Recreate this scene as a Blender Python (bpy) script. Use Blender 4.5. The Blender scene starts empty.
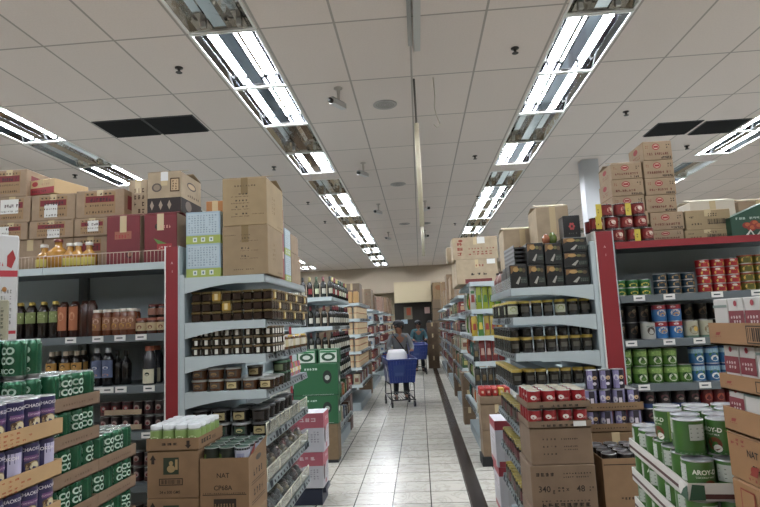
import bpy, bmesh, math, random
from mathutils import Vector, Matrix
random.seed(7)
PI = math.pi
S = bpy.context.scene
COL = S.collection

# ------------------------------------------------------------------ camera, light, exposure
F = 560.0; CX, CY, EYE = 380.0, 253.5, 1.6
_y = Vector((40, -68.5, -F)).normalized()
_z = Vector((-206, 4453, -F)); _z = (_z - _z.dot(_y) * _y).normalized()
_x = _y.cross(_z)
ROT = Matrix((_x, _y, _z))                       # camera axes expressed in the room
cam = bpy.data.objects.new('camera', bpy.data.cameras.new('camera'))
cam.matrix_world = Matrix.Translation((0, 0, EYE)) @ ROT.to_4x4()
cam.data.sensor_width = 36.0
cam.data.lens = F / 760.0 * 36.0
cam.data.clip_start = 0.05
COL.objects.link(cam); S.camera = cam
W = bpy.data.worlds.new('room_air'); S.world = W; W.use_nodes = True
W.node_tree.nodes['Background'].inputs[0].default_value = (0.9, 0.95, 1.0, 1)
W.node_tree.nodes['Background'].inputs[1].default_value = 0.25
TUBE_POWER = 60.0
S.view_settings.view_transform = 'Standard'; S.view_settings.look = 'None'
S.view_settings.gamma = 1; S.view_settings.use_curve_mapping = False
S.view_settings.exposure = 1.38
S.cycles.max_bounces = 6; S.cycles.diffuse_bounces = 3; S.cycles.glossy_bounces = 3
S.cycles.transparent_max_bounces = 8
S.cycles.sample_clamp_indirect = 4.0
S.cycles.use_denoising = True
S.cycles.caustics_reflective = False; S.cycles.caustics_refractive = False

def at(u, v, Y):
    """room point seen at photo position (u, v) on the cross-aisle plane Y (metres from the camera)"""
    d = ROT @ Vector((u - CX, CY - v, -F)); t = Y / d.y
    return Vector((d.x * t, Y, EYE + d.z * t))
def atx(u, v, X):
    d = ROT @ Vector((u - CX, CY - v, -F)); t = X / d.x
    return Vector((X, d.y * t, EYE + d.z * t))
ORD = ['first','second','third','fourth','fifth','sixth','seventh','eighth','ninth','tenth','eleventh','twelfth',
       'thirteenth','fourteenth','fifteenth','sixteenth','seventeenth','eighteenth','nineteenth','twentieth'] + ['twenty-%s' % s for s in
       ('first','second','third','fourth','fifth','sixth','seventh','eighth','ninth')] + ['thirtieth'] + ['thirty-%s' % s for s in ('first','second','third','fourth','fifth')]

# ------------------------------------------------------------------ materials
MATS = {}
def lin(h):
    h = h.lstrip('#'); c = [int(h[i:i+2], 16) / 255 for i in (0, 2, 4)]
    return tuple(x / 12.92 if x <= .04045 else ((x + .055) / 1.055) ** 2.4 for x in c)
def M(h, rough=.5, metal=0.0, noise=0.0, scale=30.0, spec=None, bump=0.0, coat=0.0, alpha=1.0, emit=0.0):
    key = (h, rough, metal, noise, scale, spec, bump, coat, alpha, emit)
    if key in MATS: return MATS[key]
    m = bpy.data.materials.new('m_' + h.strip('#')); m.use_nodes = True
    nt = m.node_tree; b = nt.nodes['Principled BSDF']; c = lin(h)
    g_ = .3*c[0] + .59*c[1] + .11*c[2]; k_ = .26 if noise and rough > .6 else .08; c = tuple((x + (g_ - x)*k_) * (.84 if noise and rough > .6 else .93) for x in c)
    b.inputs['Base Color'].default_value = (*c, 1); b.inputs['Roughness'].default_value = rough
    b.inputs['Metallic'].default_value = metal
    if spec is not None: b.inputs['Specular IOR Level'].default_value = spec
    if coat: b.inputs['Coat Weight'].default_value = coat; b.inputs['Coat Roughness'].default_value = .08
    if alpha < 1: b.inputs['Alpha'].default_value = alpha
    if emit: b.inputs['Emission Color'].default_value = (*c, 1); b.inputs['Emission Strength'].default_value = emit
    if noise or bump:
        tc = nt.nodes.new('ShaderNodeTexCoord'); n = nt.nodes.new('ShaderNodeTexNoise')
        n.inputs['Scale'].default_value = scale; n.inputs['Detail'].default_value = 5
        nt.links.new(tc.outputs['Object'], n.inputs['Vector'])
        if noise:
            r = nt.nodes.new('ShaderNodeValToRGB')
            r.color_ramp.elements[0].position = .3; r.color_ramp.elements[1].position = .7
            r.color_ramp.elements[0].color = (*[x * (1 - noise) for x in c], 1)
            r.color_ramp.elements[1].color = (*[min(1, x * (1 + noise * .6)) for x in c], 1)
            nt.links.new(n.outputs['Fac'], r.inputs[0]); nt.links.new(r.outputs[0], b.inputs['Base Color'])
        if bump:
            bp = nt.nodes.new('ShaderNodeBump'); bp.inputs['Strength'].default_value = bump; bp.inputs['Distance'].default_value = .01
            nt.links.new(n.outputs['Fac'], bp.inputs['Height']); nt.links.new(bp.outputs[0], b.inputs['Normal'])
    MATS[key] = m
    return m
def cardboard(h='#a98a66'): return M(h, .75, 0, .13, 14)
def floor_material():
    m = bpy.data.materials.new('marble_floor_tiles'); m.use_nodes = True; nt = m.node_tree; N = nt.nodes.new; L = nt.links.new
    b = nt.nodes['Principled BSDF']; tc = N('ShaderNodeTexCoord')
    mp = N('ShaderNodeMapping'); mp.inputs['Location'].default_value = (-.014, -.055, 0)
    L(tc.outputs['Object'], mp.inputs['Vector'])
    br = N('ShaderNodeTexBrick'); br.offset = 0; br.squash = 1
    br.inputs['Scale'].default_value = 1; br.inputs['Brick Width'].default_value = .345; br.inputs['Row Height'].default_value = .345
    br.inputs['Mortar Size'].default_value = .005; br.inputs['Mortar Smooth'].default_value = 0; br.inputs['Bias'].default_value = 0
    br.inputs['Color1'].default_value = (*lin('#c9c6bd'), 1); br.inputs['Color2'].default_value = (*lin('#bdbab2'), 1)
    br.inputs['Mortar'].default_value = (*lin('#33302d'), 1)
    L(mp.outputs[0], br.inputs['Vector'])
    w = N('ShaderNodeTexNoise'); w.inputs['Scale'].default_value = 3.2; w.inputs['Detail'].default_value = 9; w.inputs['Distortion'].default_value = 2.2
    L(tc.outputs['Object'], w.inputs['Vector'])
    r = N('ShaderNodeValToRGB'); e = r.color_ramp.elements
    e[0].position = .44; e[0].color = (1, 1, 1, 1); e[1].position = .56; e[1].color = (1, 1, 1, 1)
    k = e.new(.5); k.color = (*[.80, .80, .79], 1)
    L(w.outputs['Fac'], r.inputs[0])
    mx = N('ShaderNodeMix'); mx.data_type = 'RGBA'; mx.blend_type = 'MULTIPLY'; mx.inputs[0].default_value = 1
    L(br.outputs['Color'], mx.inputs[6]); L(r.outputs[0], mx.inputs[7]); L(mx.outputs[2], b.inputs['Base Color'])
    b.inputs['Roughness'].default_value = .27; b.inputs['Specular IOR Level'].default_value = .5
    return m
def stripe_material():
    m = M('#2c2220', .2, 0, .6, 14).copy(); m.name = 'dark_marble_border'
    r = [n for n in m.node_tree.nodes if n.type == 'VALTORGB'][0].color_ramp
    r.elements[0].color = (.012, .008, .008, 1); k = r.elements.new(.52); k.color = (.02, .014, .013, 1); r.elements[-1].color = (.10, .08, .075, 1)
    return m
def ceiling_material():
    m = bpy.data.materials.new('mineral_ceiling_tiles'); m.use_nodes = True; nt = m.node_tree; N = nt.nodes.new; L = nt.links.new
    b = nt.nodes['Principled BSDF']; tc = N('ShaderNodeTexCoord')
    mp = N('ShaderNodeMapping'); mp.inputs['Location'].default_value = (-.055, .20, 0)
    L(tc.outputs['Object'], mp.inputs['Vector'])
    br = N('ShaderNodeTexBrick'); br.offset = 0; br.squash = 1
    br.inputs['Scale'].default_value = 1; br.inputs['Brick Width'].default_value = .681; br.inputs['Row Height'].default_value = 1.225
    br.inputs['Mortar Size'].default_value = .012; br.inputs['Mortar Smooth'].default_value = .2
    br.inputs['Color1'].default_value = (*lin('#dcd1ca'), 1); br.inputs['Color2'].default_value = (*lin('#d7ccc5'), 1)
    br.inputs['Mortar'].default_value = (*lin('#a39d96'), 1)
    L(mp.outputs[0], br.inputs['Vector'])
    n = N('ShaderNodeTexNoise'); n.inputs['Scale'].default_value = 60; n.inputs['Detail'].default_value = 4
    L(tc.outputs['Object'], n.inputs['Vector'])
    r = N('ShaderNodeValToRGB'); r.color_ramp.elements[0].color = (.86, .86, .86, 1); r.color_ramp.elements[1].color = (1, 1, 1, 1)
    L(n.outputs['Fac'], r.inputs[0])
    mx = N('ShaderNodeMix'); mx.data_type = 'RGBA'; mx.blend_type = 'MULTIPLY'; mx.inputs[0].default_value = 1
    L(br.outputs['Color'], mx.inputs[6]); L(r.outputs[0], mx.inputs[7]); L(mx.outputs[2], b.inputs['Base Color'])
    b.inputs['Roughness'].default_value = .9
    return m
CARD = cardboard(); CARDY = cardboard('#b98a4c'); CARDO = cardboard('#b4813f'); CARDL = cardboard('#b9a07a')
INK = M('#2b2622', .8); RED = M('#a3202a', .45); WHITE = M('#e2e2de', .5); BLACK = M('#141414', .45)
SHELF = M('#bac7ca', .4); SHELFD = M('#5f686c', .45); PANEL = M('#b4c2c8', .6); POSTRED = M('#8e1c26', .4); STEEL = M('#b9bcbc', .3, .9)
MIRROR = M('#c9c6c0', .08, 1.0, 0, 7, None, .35); REFL = M('#8d9096', .07, 1.0)

# ------------------------------------------------------------------ mesh building
class MB:
    def __init__(s): s.v = []; s.f = []; s.m = []; s.sm = []; s.mats = []
    def mi(s, m):
        if m not in s.mats: s.mats.append(m)
        return s.mats.index(m)
    def add(s, v, f, m, smooth=False):
        o = len(s.v); s.v += [tuple(p) for p in v]; k = s.mi(m)
        for q in f: s.f.append([i + o for i in q]); s.m.append(k); s.sm.append(smooth)
        return s
    def box(s, x0, y0, z0, x1, y1, z1, m):
        v = [(x0,y0,z0),(x1,y0,z0),(x1,y1,z0),(x0,y1,z0),(x0,y0,z1),(x1,y0,z1),(x1,y1,z1),(x0,y1,z1)]
        return s.add(v, [(3,2,1,0),(4,5,6,7),(0,1,5,4),(1,2,6,5),(2,3,7,6),(3,0,4,7)], m)
    def lathe(s, prof, m, n=14, cx=0, cy=0, smooth=True, capb=True, capt=True):
        v = []; f = []
        for r, z in prof:
            for i in range(n):
                a = 2 * PI * i / n; v.append((cx + r * math.cos(a), cy + r * math.sin(a), z))
        for j in range(len(prof) - 1):
            for i in range(n):
                k = (i + 1) % n; f.append((j*n+i, j*n+k, (j+1)*n+k, (j+1)*n+i))
        s.add(v, f, m, smooth)
        if capb: s.add(v[:n], [tuple(reversed(range(n)))], m)
        if capt: s.add(v[-n:], [tuple(range(n))], m)
        return s
    def tube(s, pts, r, m, n=6, close=False):
        P = [Vector(p) for p in pts]; v = []; f = []
        for i, p in enumerate(P):
            a = P[max(i-1, 0)]; b = P[min(i+1, len(P)-1)]; t = (b - a).normalized()
            u = t.cross(Vector((0, 0, 1)) if abs(t.z) < .9 else Vector((1, 0, 0))).normalized(); w = t.cross(u)
            rr = r[i] if isinstance(r, (list, tuple)) else r
            for k in range(n):
                q = 2 * PI * k / n; v.append(p + u * (rr * math.cos(q)) + w * (rr * math.sin(q)))
        for i in range(len(P) - 1):
            for k in range(n):
                l = (k + 1) % n; f.append((i*n+k, (i+1)*n+k, (i+1)*n+l, i*n+l))
        f.append(tuple(range(n))); f.append(tuple(reversed(range((len(P)-1)*n, len(P)*n))))
        return s.add(v, f, m, True)
    def patch(s, r, a0, a1, z0, z1, m, eps=.0006, n=None):
        """label patch on a cylinder, angles in radians measured from the front (-y), positive to +x"""
        n = n or max(2, int(abs(a1 - a0) / .35)); v = []
        for i in range(n + 1):
            a = a0 + (a1 - a0) * i / n
            for z in (z0, z1): v.append(((r + eps) * math.sin(a), -(r + eps) * math.cos(a), z))
        return s.add(v, [(2*i, 2*i+2, 2*i+3, 2*i+1) for i in range(n)], m, True)
    def oval(s, r, a, z, w, h, m, eps=.001, n=12):
        """ellipse on the cylinder (r > 0)"""
        v = []
        for i in range(n):
            q = 2 * PI * i / n; aa = a + w / 2 * math.cos(q) / r; v.append(((r+eps)*math.sin(aa), -(r+eps)*math.cos(aa), z + h/2*math.sin(q)))
        return s.add(v, [tuple(range(n))], m)
    def textcyl(s, t, size, r, a, z, m, eps=.0012, bold=0, vertical=False):
        v, f, w = text2d(t, bold)
        out = []
        for x, y in v:
            x -= w / 2; y -= .35
            if vertical: x, y = -y, x
            aa = a + x * size / r; out.append(((r+eps)*math.sin(aa), -(r+eps)*math.cos(aa), z + y*size))
        return s.add(out, f, m)
    def mesh(s, name='mesh'):
        me = bpy.data.meshes.new(name); me.from_pydata(s.v, [], s.f)
        for m in s.mats: me.materials.append(m)
        me.polygons.foreach_set('material_index', s.m); me.polygons.foreach_set('use_smooth', s.sm); me.update()
        return me
_T = {}
def text2d(t, bold=0):
    if (t, bold) in _T: return _T[(t, bold)]
    cu = bpy.data.curves.new('t', 'FONT'); cu.body = t; cu.resolution_u = 3
    cu.dimensions = '2D'; cu.fill_mode = 'BOTH'; cu.size = 1; cu.offset = bold
    ob = bpy.data.objects.new('t', cu); COL.objects.link(ob)
    dg = bpy.context.evaluated_depsgraph_get(); me = bpy.data.meshes.new_from_object(ob.evaluated_get(dg))
    v = [(p.co.x, p.co.y) for p in me.vertices]; f = [tuple(p.vertices) for p in me.polygons]
    f = [q if sum((v[q[i]][0]*v[q[(i+1)%len(q)]][1] - v[q[(i+1)%len(q)]][0]*v[q[i]][1]) for i in range(len(q))) > 0 else tuple(reversed(q)) for q in f]
    w = max([p[0] for p in v] or [1])
    bpy.data.objects.remove(ob); bpy.data.curves.remove(cu); bpy.data.meshes.remove(me)
    _T[(t, bold)] = (v, f, w)
    return _T[(t, bold)]

def put(name, mesh, parent=None, loc=(0,0,0), rz=0, label=None, cat=None, group=None, kind=None, rot=None):
    o = bpy.data.objects.new(name, mesh); COL.objects.link(o)
    o.location = loc; o.rotation_euler = rot or (0, 0, rz)
    if parent: o.parent = parent
    if label: o['label'] = label
    if cat: o['category'] = cat
    if group: o['group'] = group
    if kind: o['kind'] = kind
    return o
class Kind:
    """one make of thing: its own mesh, then parts as (name, mesh, sub-parts)"""
    def __init__(s, name, cat, mesh, parts=()): s.name, s.cat, s.mesh_, s.parts = name, cat, mesh, parts
    def place(s, loc, label, group=None, rz=0, rot=None):
        o = put(s.name, s.mesh_, None, loc, rz, label, s.cat, group, rot=rot)
        for p in s.parts:
            c = put(p[0], p[1], o)
            for q in (p[2] if len(p) > 2 else ()): put(q[0], q[1], c)
        return o
def struct(name, mb, loc=(0,0,0)): return put(name, mb.mesh(name) if isinstance(mb, MB) else mb, None, loc, kind='structure')

class Face:
    """a rectangular face of a carton; (u, v) run 0..1 across and up it as one looks at it"""
    def __init__(s, mb, o, du, dv, nrm): s.k = 0; s.mb, s.o, s.du, s.dv, s.n = mb, Vector(o), Vector(du), Vector(dv), Vector(nrm)
    def p(s, u, v, e=.0008): return s.o + s.du * u + s.dv * v + s.n * e
    def up(s): s.k += 1; return .0006 + .0003 * s.k
    def rect(s, u0, v0, u1, v1, m, e=None):
        e = s.up() if e is None else e; s.mb.add([s.p(u0,v0,e), s.p(u1,v0,e), s.p(u1,v1,e), s.p(u0,v1,e)], [(0,1,2,3)], m); return s
    def poly(s, pts, m, e=None):
        e = s.up() if e is None else e; s.mb.add([s.p(u,v,e) for u,v in pts], [tuple(range(len(pts)))], m); return s
    def oval(s, u, v, w, h, m, e=None, n=14): return s.poly([(u + w/2*math.cos(2*PI*i/n), v + h/2*math.sin(2*PI*i/n)) for i in range(n)], m, e)
    def text(s, t, u, v, h, m, bold=.01, e=None, squeeze=1.0):
        e = s.up() if e is None else e
        vs, f, w = text2d(t, bold); U = s.du.normalized(); V = s.dv.normalized(); H = h * s.dv.length
        s.mb.add([s.p(u, v, e) + U * ((x - w/2) * H * squeeze) + V * ((y - .35) * H) for x, y in vs], f, m); return s
    def glyphs(s, u0, v0, u1, v1, rows, cols, m, fill=.62, rnd=None):
        """rows of small printed characters too fine to read"""
        rnd = rnd or random; e = s.up(); s.k += 1; cw, ch = (u1-u0)/cols, (v1-v0)/rows
        for j in range(rows):
            for i in range(cols):
                if rnd.random() < .06: continue
                a = u0 + cw*i; b = v0 + ch*j; w = cw*fill; h = ch*fill
                for k in range(3):
                    if rnd.random() < .75: y = b + h*(k+.1)/3; s.rect(a, y, a + w*rnd.uniform(.6, 1), y + h*.24, m, e)
                for k in range(2):
                    if rnd.random() < .7: x = a + w*rnd.uniform(0, .8); s.rect(x, b, x + w*.2, b + h, m, e + .0002)
        return s
    def barcode(s, u0, v0, u1, v1, m, n=14):
        w = (u1-u0)/n; e = s.up()
        for i in range(n): s.rect(u0+w*i, v0, u0+w*i+w*random.choice((.3,.5,.7)), v1, m, e)
        return s
def faces(mb, x0, y0, z0, x1, y1, z1):
    return {'F': Face(mb, (x0,y0,z0), (x1-x0,0,0), (0,0,z1-z0), (0,-1,0)), 'R': Face(mb, (x1,y0,z0), (0,y1-y0,0), (0,0,z1-z0), (1,0,0)),
            'L': Face(mb, (x0,y1,z0), (0,y0-y1,0), (0,0,z1-z0), (-1,0,0)), 'T': Face(mb, (x0,y0,z1), (x1-x0,0,0), (0,y1-y0,0), (0,0,1))}
def rounded_box(mb, x0, y0, z0, x1, y1, z1, m, b=.004):
    bm = bmesh.new(); bmesh.ops.create_cube(bm, size=1)
    for v in bm.verts: v.co = Vector(((x0+x1)/2 + v.co.x*(x1-x0), (y0+y1)/2 + v.co.y*(y1-y0), (z0+z1)/2 + v.co.z*(z1-z0)))
    bmesh.ops.bevel(bm, geom=bm.edges[:], offset=b, segments=1, affect='EDGES')
    mb.add([v.co[:] for v in bm.verts], [[v.index for v in f.verts] for f in bm.faces], m); bm.free()
def carton(x0, y0, z0, x1, y1, z1, label, group=None, mat=None, deco=None, name='carton', cat='carton', flaps=False, tape=True, rz=0, tapecol='#c9b48c'):
    """closed (or open flapped) carton; deco(f) prints on its faces"""
    mat = mat or CARD; w, d, h = x1-x0, y1-y0, z1-z0; ox, oy = (x0+x1)/2, (y0+y1)/2
    mb = MB(); rounded_box(mb, -w/2, -d/2, 0, w/2, d/2, h, mat, min(.004, h*.04))
    f = faces(mb, -w/2, -d/2, 0, w/2, d/2, h)
    if deco: deco(f)
    o = put(name, mb.mesh(name), None, (ox, oy, z0), rz, label, cat, group)
    if tape:
        tm = M(tapecol, .25); t = MB(); t.box(-w*.46, -.02, h-.0006, w*.46, .02, h+.0008, tm)
        t.box(-.022, -d/2-.001, h*.66, .022, -d/2+.0004, h+.0008, tm); t.box(-.022, -d/2, h-.0005, .022, -.02, h+.0009, tm)
        put('tape', t.mesh('tape'), o)
    if flaps:
        for sgn in (-1, 1):
            t = MB(); a = d * .42; ang = .45 if sgn < 0 else .35
            y0_, y1_ = sgn*d/2, sgn*(d/2 - a*math.cos(ang)); zt = h + a*math.sin(ang)*.6
            t.add([(-w/2,y0_,h),(w/2,y0_,h),(w/2,y1_,zt),(-w/2,y1_,zt),(-w/2,y0_,h+.004),(w/2,y0_,h+.004),(w/2,y1_,zt+.004),(-w/2,y1_,zt+.004)],
                  [(3,2,1,0),(4,5,6,7),(0,1,5,4),(1,2,6,5),(2,3,7,6),(3,0,4,7)], mat)
            put('flap', t.mesh('flap'), o)
    return o
def tray(x0, y0, z0, x1, y1, h, label, mat=None, deco=None, group=None, t=.004, name='cardboard_tray'):
    mat = mat or CARD; w, d = x1-x0, y1-y0; mb = MB(); X, Y = w/2, d/2
    mb.box(-X, -Y, 0, X, Y, t, mat)
    mb.box(-X, -Y, 0, X, -Y+t, h, mat); mb.box(-X, Y-t, 0, X, Y, h, mat)
    mb.box(-X, -Y+t, 0, -X+t, Y-t, h, mat); mb.box(X-t, -Y+t, 0, X, Y-t, h, mat)
    if deco: deco(faces(mb, -X, -Y, 0, X, Y, h))
    return put(name, mb.mesh(name), None, ((x0+x1)/2, (y0+y1)/2, z0), 0, label, 'tray', group)
# ------------------------------------------------------------------ room shell
CEIL = 4.3; XL, XR, YB, YF = -11.6, 12.2, -7.0, 28.0
b = MB(); b.box(XL, YB, -.1, XR, YF, 0, floor_material()); struct('floor', b)
b = MB(); b.box(.366, YB, 0, .497, 26, .0012, stripe_material()); struct('trim_1', b)
WALLM = M('#a79b86', .8); CREAM = M('#b8a98c', .7)
b = MB(); b.box(XL-.1, YB, 0, XL, YF, CEIL, WALLM); struct('wall_left', b)
b = MB(); b.box(XR, YB, 0, XR+.1, YF, CEIL, WALLM); struct('wall_right', b)
b = MB(); b.box(XL, YF, 0, XR, YF+.1, CEIL, CREAM); struct('wall_far', b)
b = MB(); b.box(XL, YB-.1, 0, XR, YB, CEIL, WALLM); struct('wall_near', b)

MOD = 1.225; Y0G = 4.70                          # ceiling grid: tile length and the joint nearest the camera
ROWX = [-8.38, -5.02, -1.647, 1.765, 5.3, 8.7]
HW = .318
# L lit fixture, m unlit fixture with bare mirror trays, . plain tile
PAT = {}
for r in range(6):
    PAT[r] = {k: ('L', 'L', 'm', 'L')[(k + r) % 4] for k in range(-9, 18)}
for k, c in {-3:'L',-2:'L',-1:'m',0:'L',1:'L',2:'m',3:'L',4:'m',5:'L',6:'L',7:'m',8:'L',9:'L',10:'L',11:'m',12:'L',13:'m',14:'L',15:'m',16:'L',17:'m'}.items(): PAT[2][k] = c
for k, c in {-3:'L',-2:'L',-1:'m',0:'L',1:'L',2:'m',3:'L',4:'m',5:'L',6:'L',7:'L',8:'m',9:'L',10:'m',11:'L',12:'L',13:'m',14:'L',15:'m',16:'L',17:'m'}.items(): PAT[3][k] = c
for k, c in {-1:'L',0:'L',1:'L',2:'m',3:'L',4:'m'}.items(): PAT[1][k] = c
for k, c in {0:'m',1:'L',2:'L',3:'L',4:'m',5:'L',6:'m'}.items(): PAT[4][k] = c
OFF = [0, 0, 0, .2, .4, 0]
GAP = .42                                        # a strip of plain tile breaks each row after its fourth fixture
yk = lambda r, k: Y0G + MOD * k + OFF[r] + (GAP if k > 3 else 0)
CM = ceiling_material()
b = MB(); xs = [XL] + [q for x in ROWX for q in (x - HW, x + HW)] + [XR]
def shown(r, k):
    if PAT[r][k] == 'm' or k % 2 == 0: return True
    return yk(r, k) > 3.3 and (r in (2, 3) or (r in (1, 4) and k < 6))
for i in range(0, len(xs), 2): b.box(xs[i], YB, CEIL, xs[i+1], YF, CEIL + .02, CM)
for r, x in enumerate(ROWX):
    for ya, yb_ in ((YB, yk(r, -8)), (yk(r, 3) + MOD, yk(r, 4)), (yk(r, 17), YF)): b.box(x - HW, ya, CEIL, x + HW, yb_, CEIL + .02, CM)
    for k in range(-8, 17):
        if not shown(r, k): b.box(x - HW, yk(r, k), CEIL, x + HW, yk(r, k) + MOD, CEIL + .02, CM)
struct('ceiling', b)
# fixtures
def troffer(lit):
    fr = MB(); e = .022; L2 = MOD/2 - .006; w = HW - .002; wm = M('#e8e8e4', .4)
    for x0, x1, y0, y1 in ((-w, w, -L2, -L2+e), (-w, w, L2-e, L2), (-w, -w+e, -L2+e, L2-e), (w-e, w, -L2+e, L2-e)): fr.box(x0, y0, -.006, x1, y1, .012, wm)
    fr.box(-w, -L2, .105, w, L2, .115, wm)
    fr.box(-w, -L2, 0, -w+.006, L2, .11, wm); fr.box(w-.006, -L2, 0, w, L2, .11, wm)
    fr.box(-w, -L2, 0, w, -L2+.006, .11, wm); fr.box(-w, L2-.006, 0, w, L2, .11, wm)
    parts = []
    rm = REFL if lit else MIRROR; a = w - e; l = L2 - e
    for s in (-1, 1):
        r = MB()
        prof = [(a*s, .004), (a*s*.86, .06), (a*s*.70, .095), (a*s*.42, .095), (a*s*.28, .06), (a*s*.2, .02)]
        v = [(x, y, z) for x, z in prof for y in (-l, l)]
        f = [((2*i, 2*i+2, 2*i+3, 2*i+1) if s > 0 else (2*i+1, 2*i+3, 2*i+2, 2*i)) for i in range(len(prof)-1)]
        r.add(v, f, rm, False)
        for yy in (-l, l): r.add([(x, yy, z) for x, z in prof] + [(a*s*.2, yy, .1), (a*s, yy, .1)], [tuple(range(len(prof)))], rm)
        parts.append(('reflector', r.mesh('reflector')))
    c = MB(); c.box(-a*.2, -l, .016, a*.2, l, .1, rm); parts.append(('ballast_cover', c.mesh('ballast_cover')))
    for yy in (-l+.0, l-.03):
        for s in (-1, 1): c = MB(); c.box(s*a*.56-.02, yy, .03, s*a*.56+.02, yy+.03, .09, wm); parts.append(('lamp_holder', c.mesh('lamp_holder')))
    if lit:
        tm = M('#f4f9ff', .5, emit=TUBE_POWER)
        for s in (-1, 1):
            t = MB(); t.tube([(s*a*.56, -l+.03, .052), (s*a*.56, l-.03, .052)], .019, tm, 8); parts.append(('fluorescent_tube', t.mesh('fluorescent_tube')))
    return Kind('ceiling_light', 'ceiling light', fr.mesh('ceiling_light'), parts)
LIT, DIM = troffer(True), troffer(False)
rown = ['far left', 'left outer', 'left aisle', 'right aisle', 'right outer', 'far right']
for r, x in enumerate(ROWX):
    n = {'L': 0, 'm': 0}
    for k in range(-8, 17):
        c = PAT[r][k]; y = yk(r, k) + MOD/2
        if not shown(r, k): continue
        if c == 'L':
            LIT.place((x, y, CEIL), '%s lit twin-tube ceiling light of the %s row, counting from the near end' % (ORD[n['L']], rown[r]), 'lit fluorescent ceiling lights'); n['L'] += 1
        else:
            DIM.place((x, y, CEIL), '%s unlit mirrored light tray of the %s row, counting from the near end' % (ORD[n['m']], rown[r]), 'unlit mirrored ceiling light trays'); n['m'] += 1
# dark return vents set in the ceiling tiles
vk = MB(); bm_ = M('#17181a', .7)
vk.box(-.325, -.29, -.008, .325, .29, .0, M('#3a3a3a', .6))
for i in range(14): y = -.27 + .0415*i; vk.add([(-.31, y, -.009), (.31, y, -.009), (.31, y+.03, -.016), (-.31, y+.03, -.016)], [(0,1,2,3), (3,2,1,0)], bm_)
VENT = Kind('ceiling_vent', 'vent', vk.mesh('ceiling_vent'), ())
for i, (x, y, w) in enumerate([(-3.68, 6.84, 'left pair, beside the left wall side'), (-3.02, 6.84, 'left pair, nearer the aisle'), (3.92, 8.38, 'right pair, nearer the aisle'), (4.62, 8.44, 'right pair, nearer the right light row')]):
    VENT.place((x, y, CEIL), 'black slotted ceiling vent, %s' % w, 'black ceiling vents')
# sprinklers, speakers, cameras, wires
sk = MB(); sk.lathe([(.042, 0), (.042, -.008), (.018, -.012), (.012, -.04), (.02, -.045), (.034, -.052), (.034, -.055)], M('#3b3835', .4, .6), 10)
SPR = Kind('sprinkler_head', 'sprinkler', sk.mesh('sprinkler_head'), ())
spl = [(179, 69.5), (515, 50), (475, 157), (626, 113), (687, 147), (308, 203), (274, 168), (478, 197), (455, 224), (325, 222), (75, 176)]
for i, (u, v) in enumerate(spl):
    d = at(u, v, 1); t = (CEIL - .02 - EYE) / (d.z - EYE)
    sp_y = [(CEIL-.02-EYE) / (at(*q, 1).z - EYE) for q in spl]
    SPR.place((d.x * t, t, CEIL), 'small dark sprinkler head on the ceiling, %s counting away from the camera' % ORD[sorted(sp_y).index(sp_y[i])], 'ceiling sprinkler heads')
sp = MB(); gm = M('#8d8a86', .6)
sp.lathe([(.15, 0), (.15, -.008), (.135, -.016), (.125, -.008), (.0, -.006)], M('#a9a5a0', .6), 24, capb=False, capt=False)
pr = MB()
for k in range(1, 6): pr.lathe([(.02*k, -.0075), (.02*k+.006, -.011), (.02*k+.012, -.0075)], gm, 20, capb=False, capt=False)
SPK = Kind('ceiling_speaker', 'speaker', sp.mesh('ceiling_speaker'), (('grille', pr.mesh('grille')),))
for (x, y), w in zip([(-.287, 6.67), (-.283, 10.73), (-.28, 15.2), (.3, 15.3)], ['nearest the camera', 'second away from the camera', 'third row, left of the pole', 'third row, right of the pole']):
    SPK.place((x, y, CEIL), 'round flush ceiling speaker, %s' % w, 'round ceiling speakers')
def camera_kind():
    r = MB(); r.lathe([(.05, 0), (.05, -.012), (.02, -.022), (.014, -.16), (.014, -.165)], M('#b5aea4', .5), 12)
    h = MB(); h.box(-.035, -.13, -.225, .035, .10, -.165, M('#c4c4c4', .35)); h.box(-.038, -.16, -.17, .038, .06, -.16, M('#a8a8a6', .4))
    l = MB(); l.tube([(0, -.13, -.195), (0, -.17, -.195)], .028, BLACK, 10)
    return Kind('security_camera', 'camera', r.mesh('security_camera'), (('camera_body', h.mesh('camera_body'), (('lens', l.mesh('lens')),)),))
CAMK = camera_kind()
for (x, y, rz), w in zip([(-.79, 6.09, -.5), (-.81, 9.14, -.5), (-.80, 12.45, -.5), (.26, 12.43, .5), (-.8, 16.5, -.5), (.3, 16.5, .5)],
                         ['left of the pole, nearest the camera', 'left of the pole, second away', 'left of the pole, third away', 'right of the pole, nearer one', 'left of the pole, farthest', 'right of the pole, farther one']):
    CAMK.place((x, y, CEIL), 'small grey bullet security camera hung %s' % w, 'ceiling security cameras', rz=rz)
# hanging pole in the aisle middle
p = at(415, 100, 6.0).x
r = MB(); r.tube([(p, 6.0, CEIL), (p, 6.0, 3.78)], .012, M('#77736c', .5), 8)
o = put('ceiling_pole', r.mesh('ceiling_pole'), None, (0,0,0), 0, 'long cream hanging pole dropping from the ceiling above the aisle', 'pole')
r = MB(); r.tube([(p, 6.0, 3.78), (p, 6.0, 2.62)], .028, M('#bdb49a', .5), 10); put('sleeve', r.mesh('sleeve'), o)
r = MB(); r.tube([(p, 6.0, 2.62), (p, 6.0, 2.30)], .016, M('#a8a18c', .5), 8); put('tip', r.mesh('tip'), o)
r = MB(); r.box(.085, 3.2, CEIL-.03, .15, 5.3, CEIL, M('#b9b9b6', .4)); r.box(.03, 3.2, CEIL-.02, .07, 5.2, CEIL, M('#9b9b98', .4))
put('ceiling_raceway', r.mesh('ceiling_raceway'), None, (0,0,0), 0, 'white surface cable raceway running along the ceiling above the camera', 'raceway')
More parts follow.
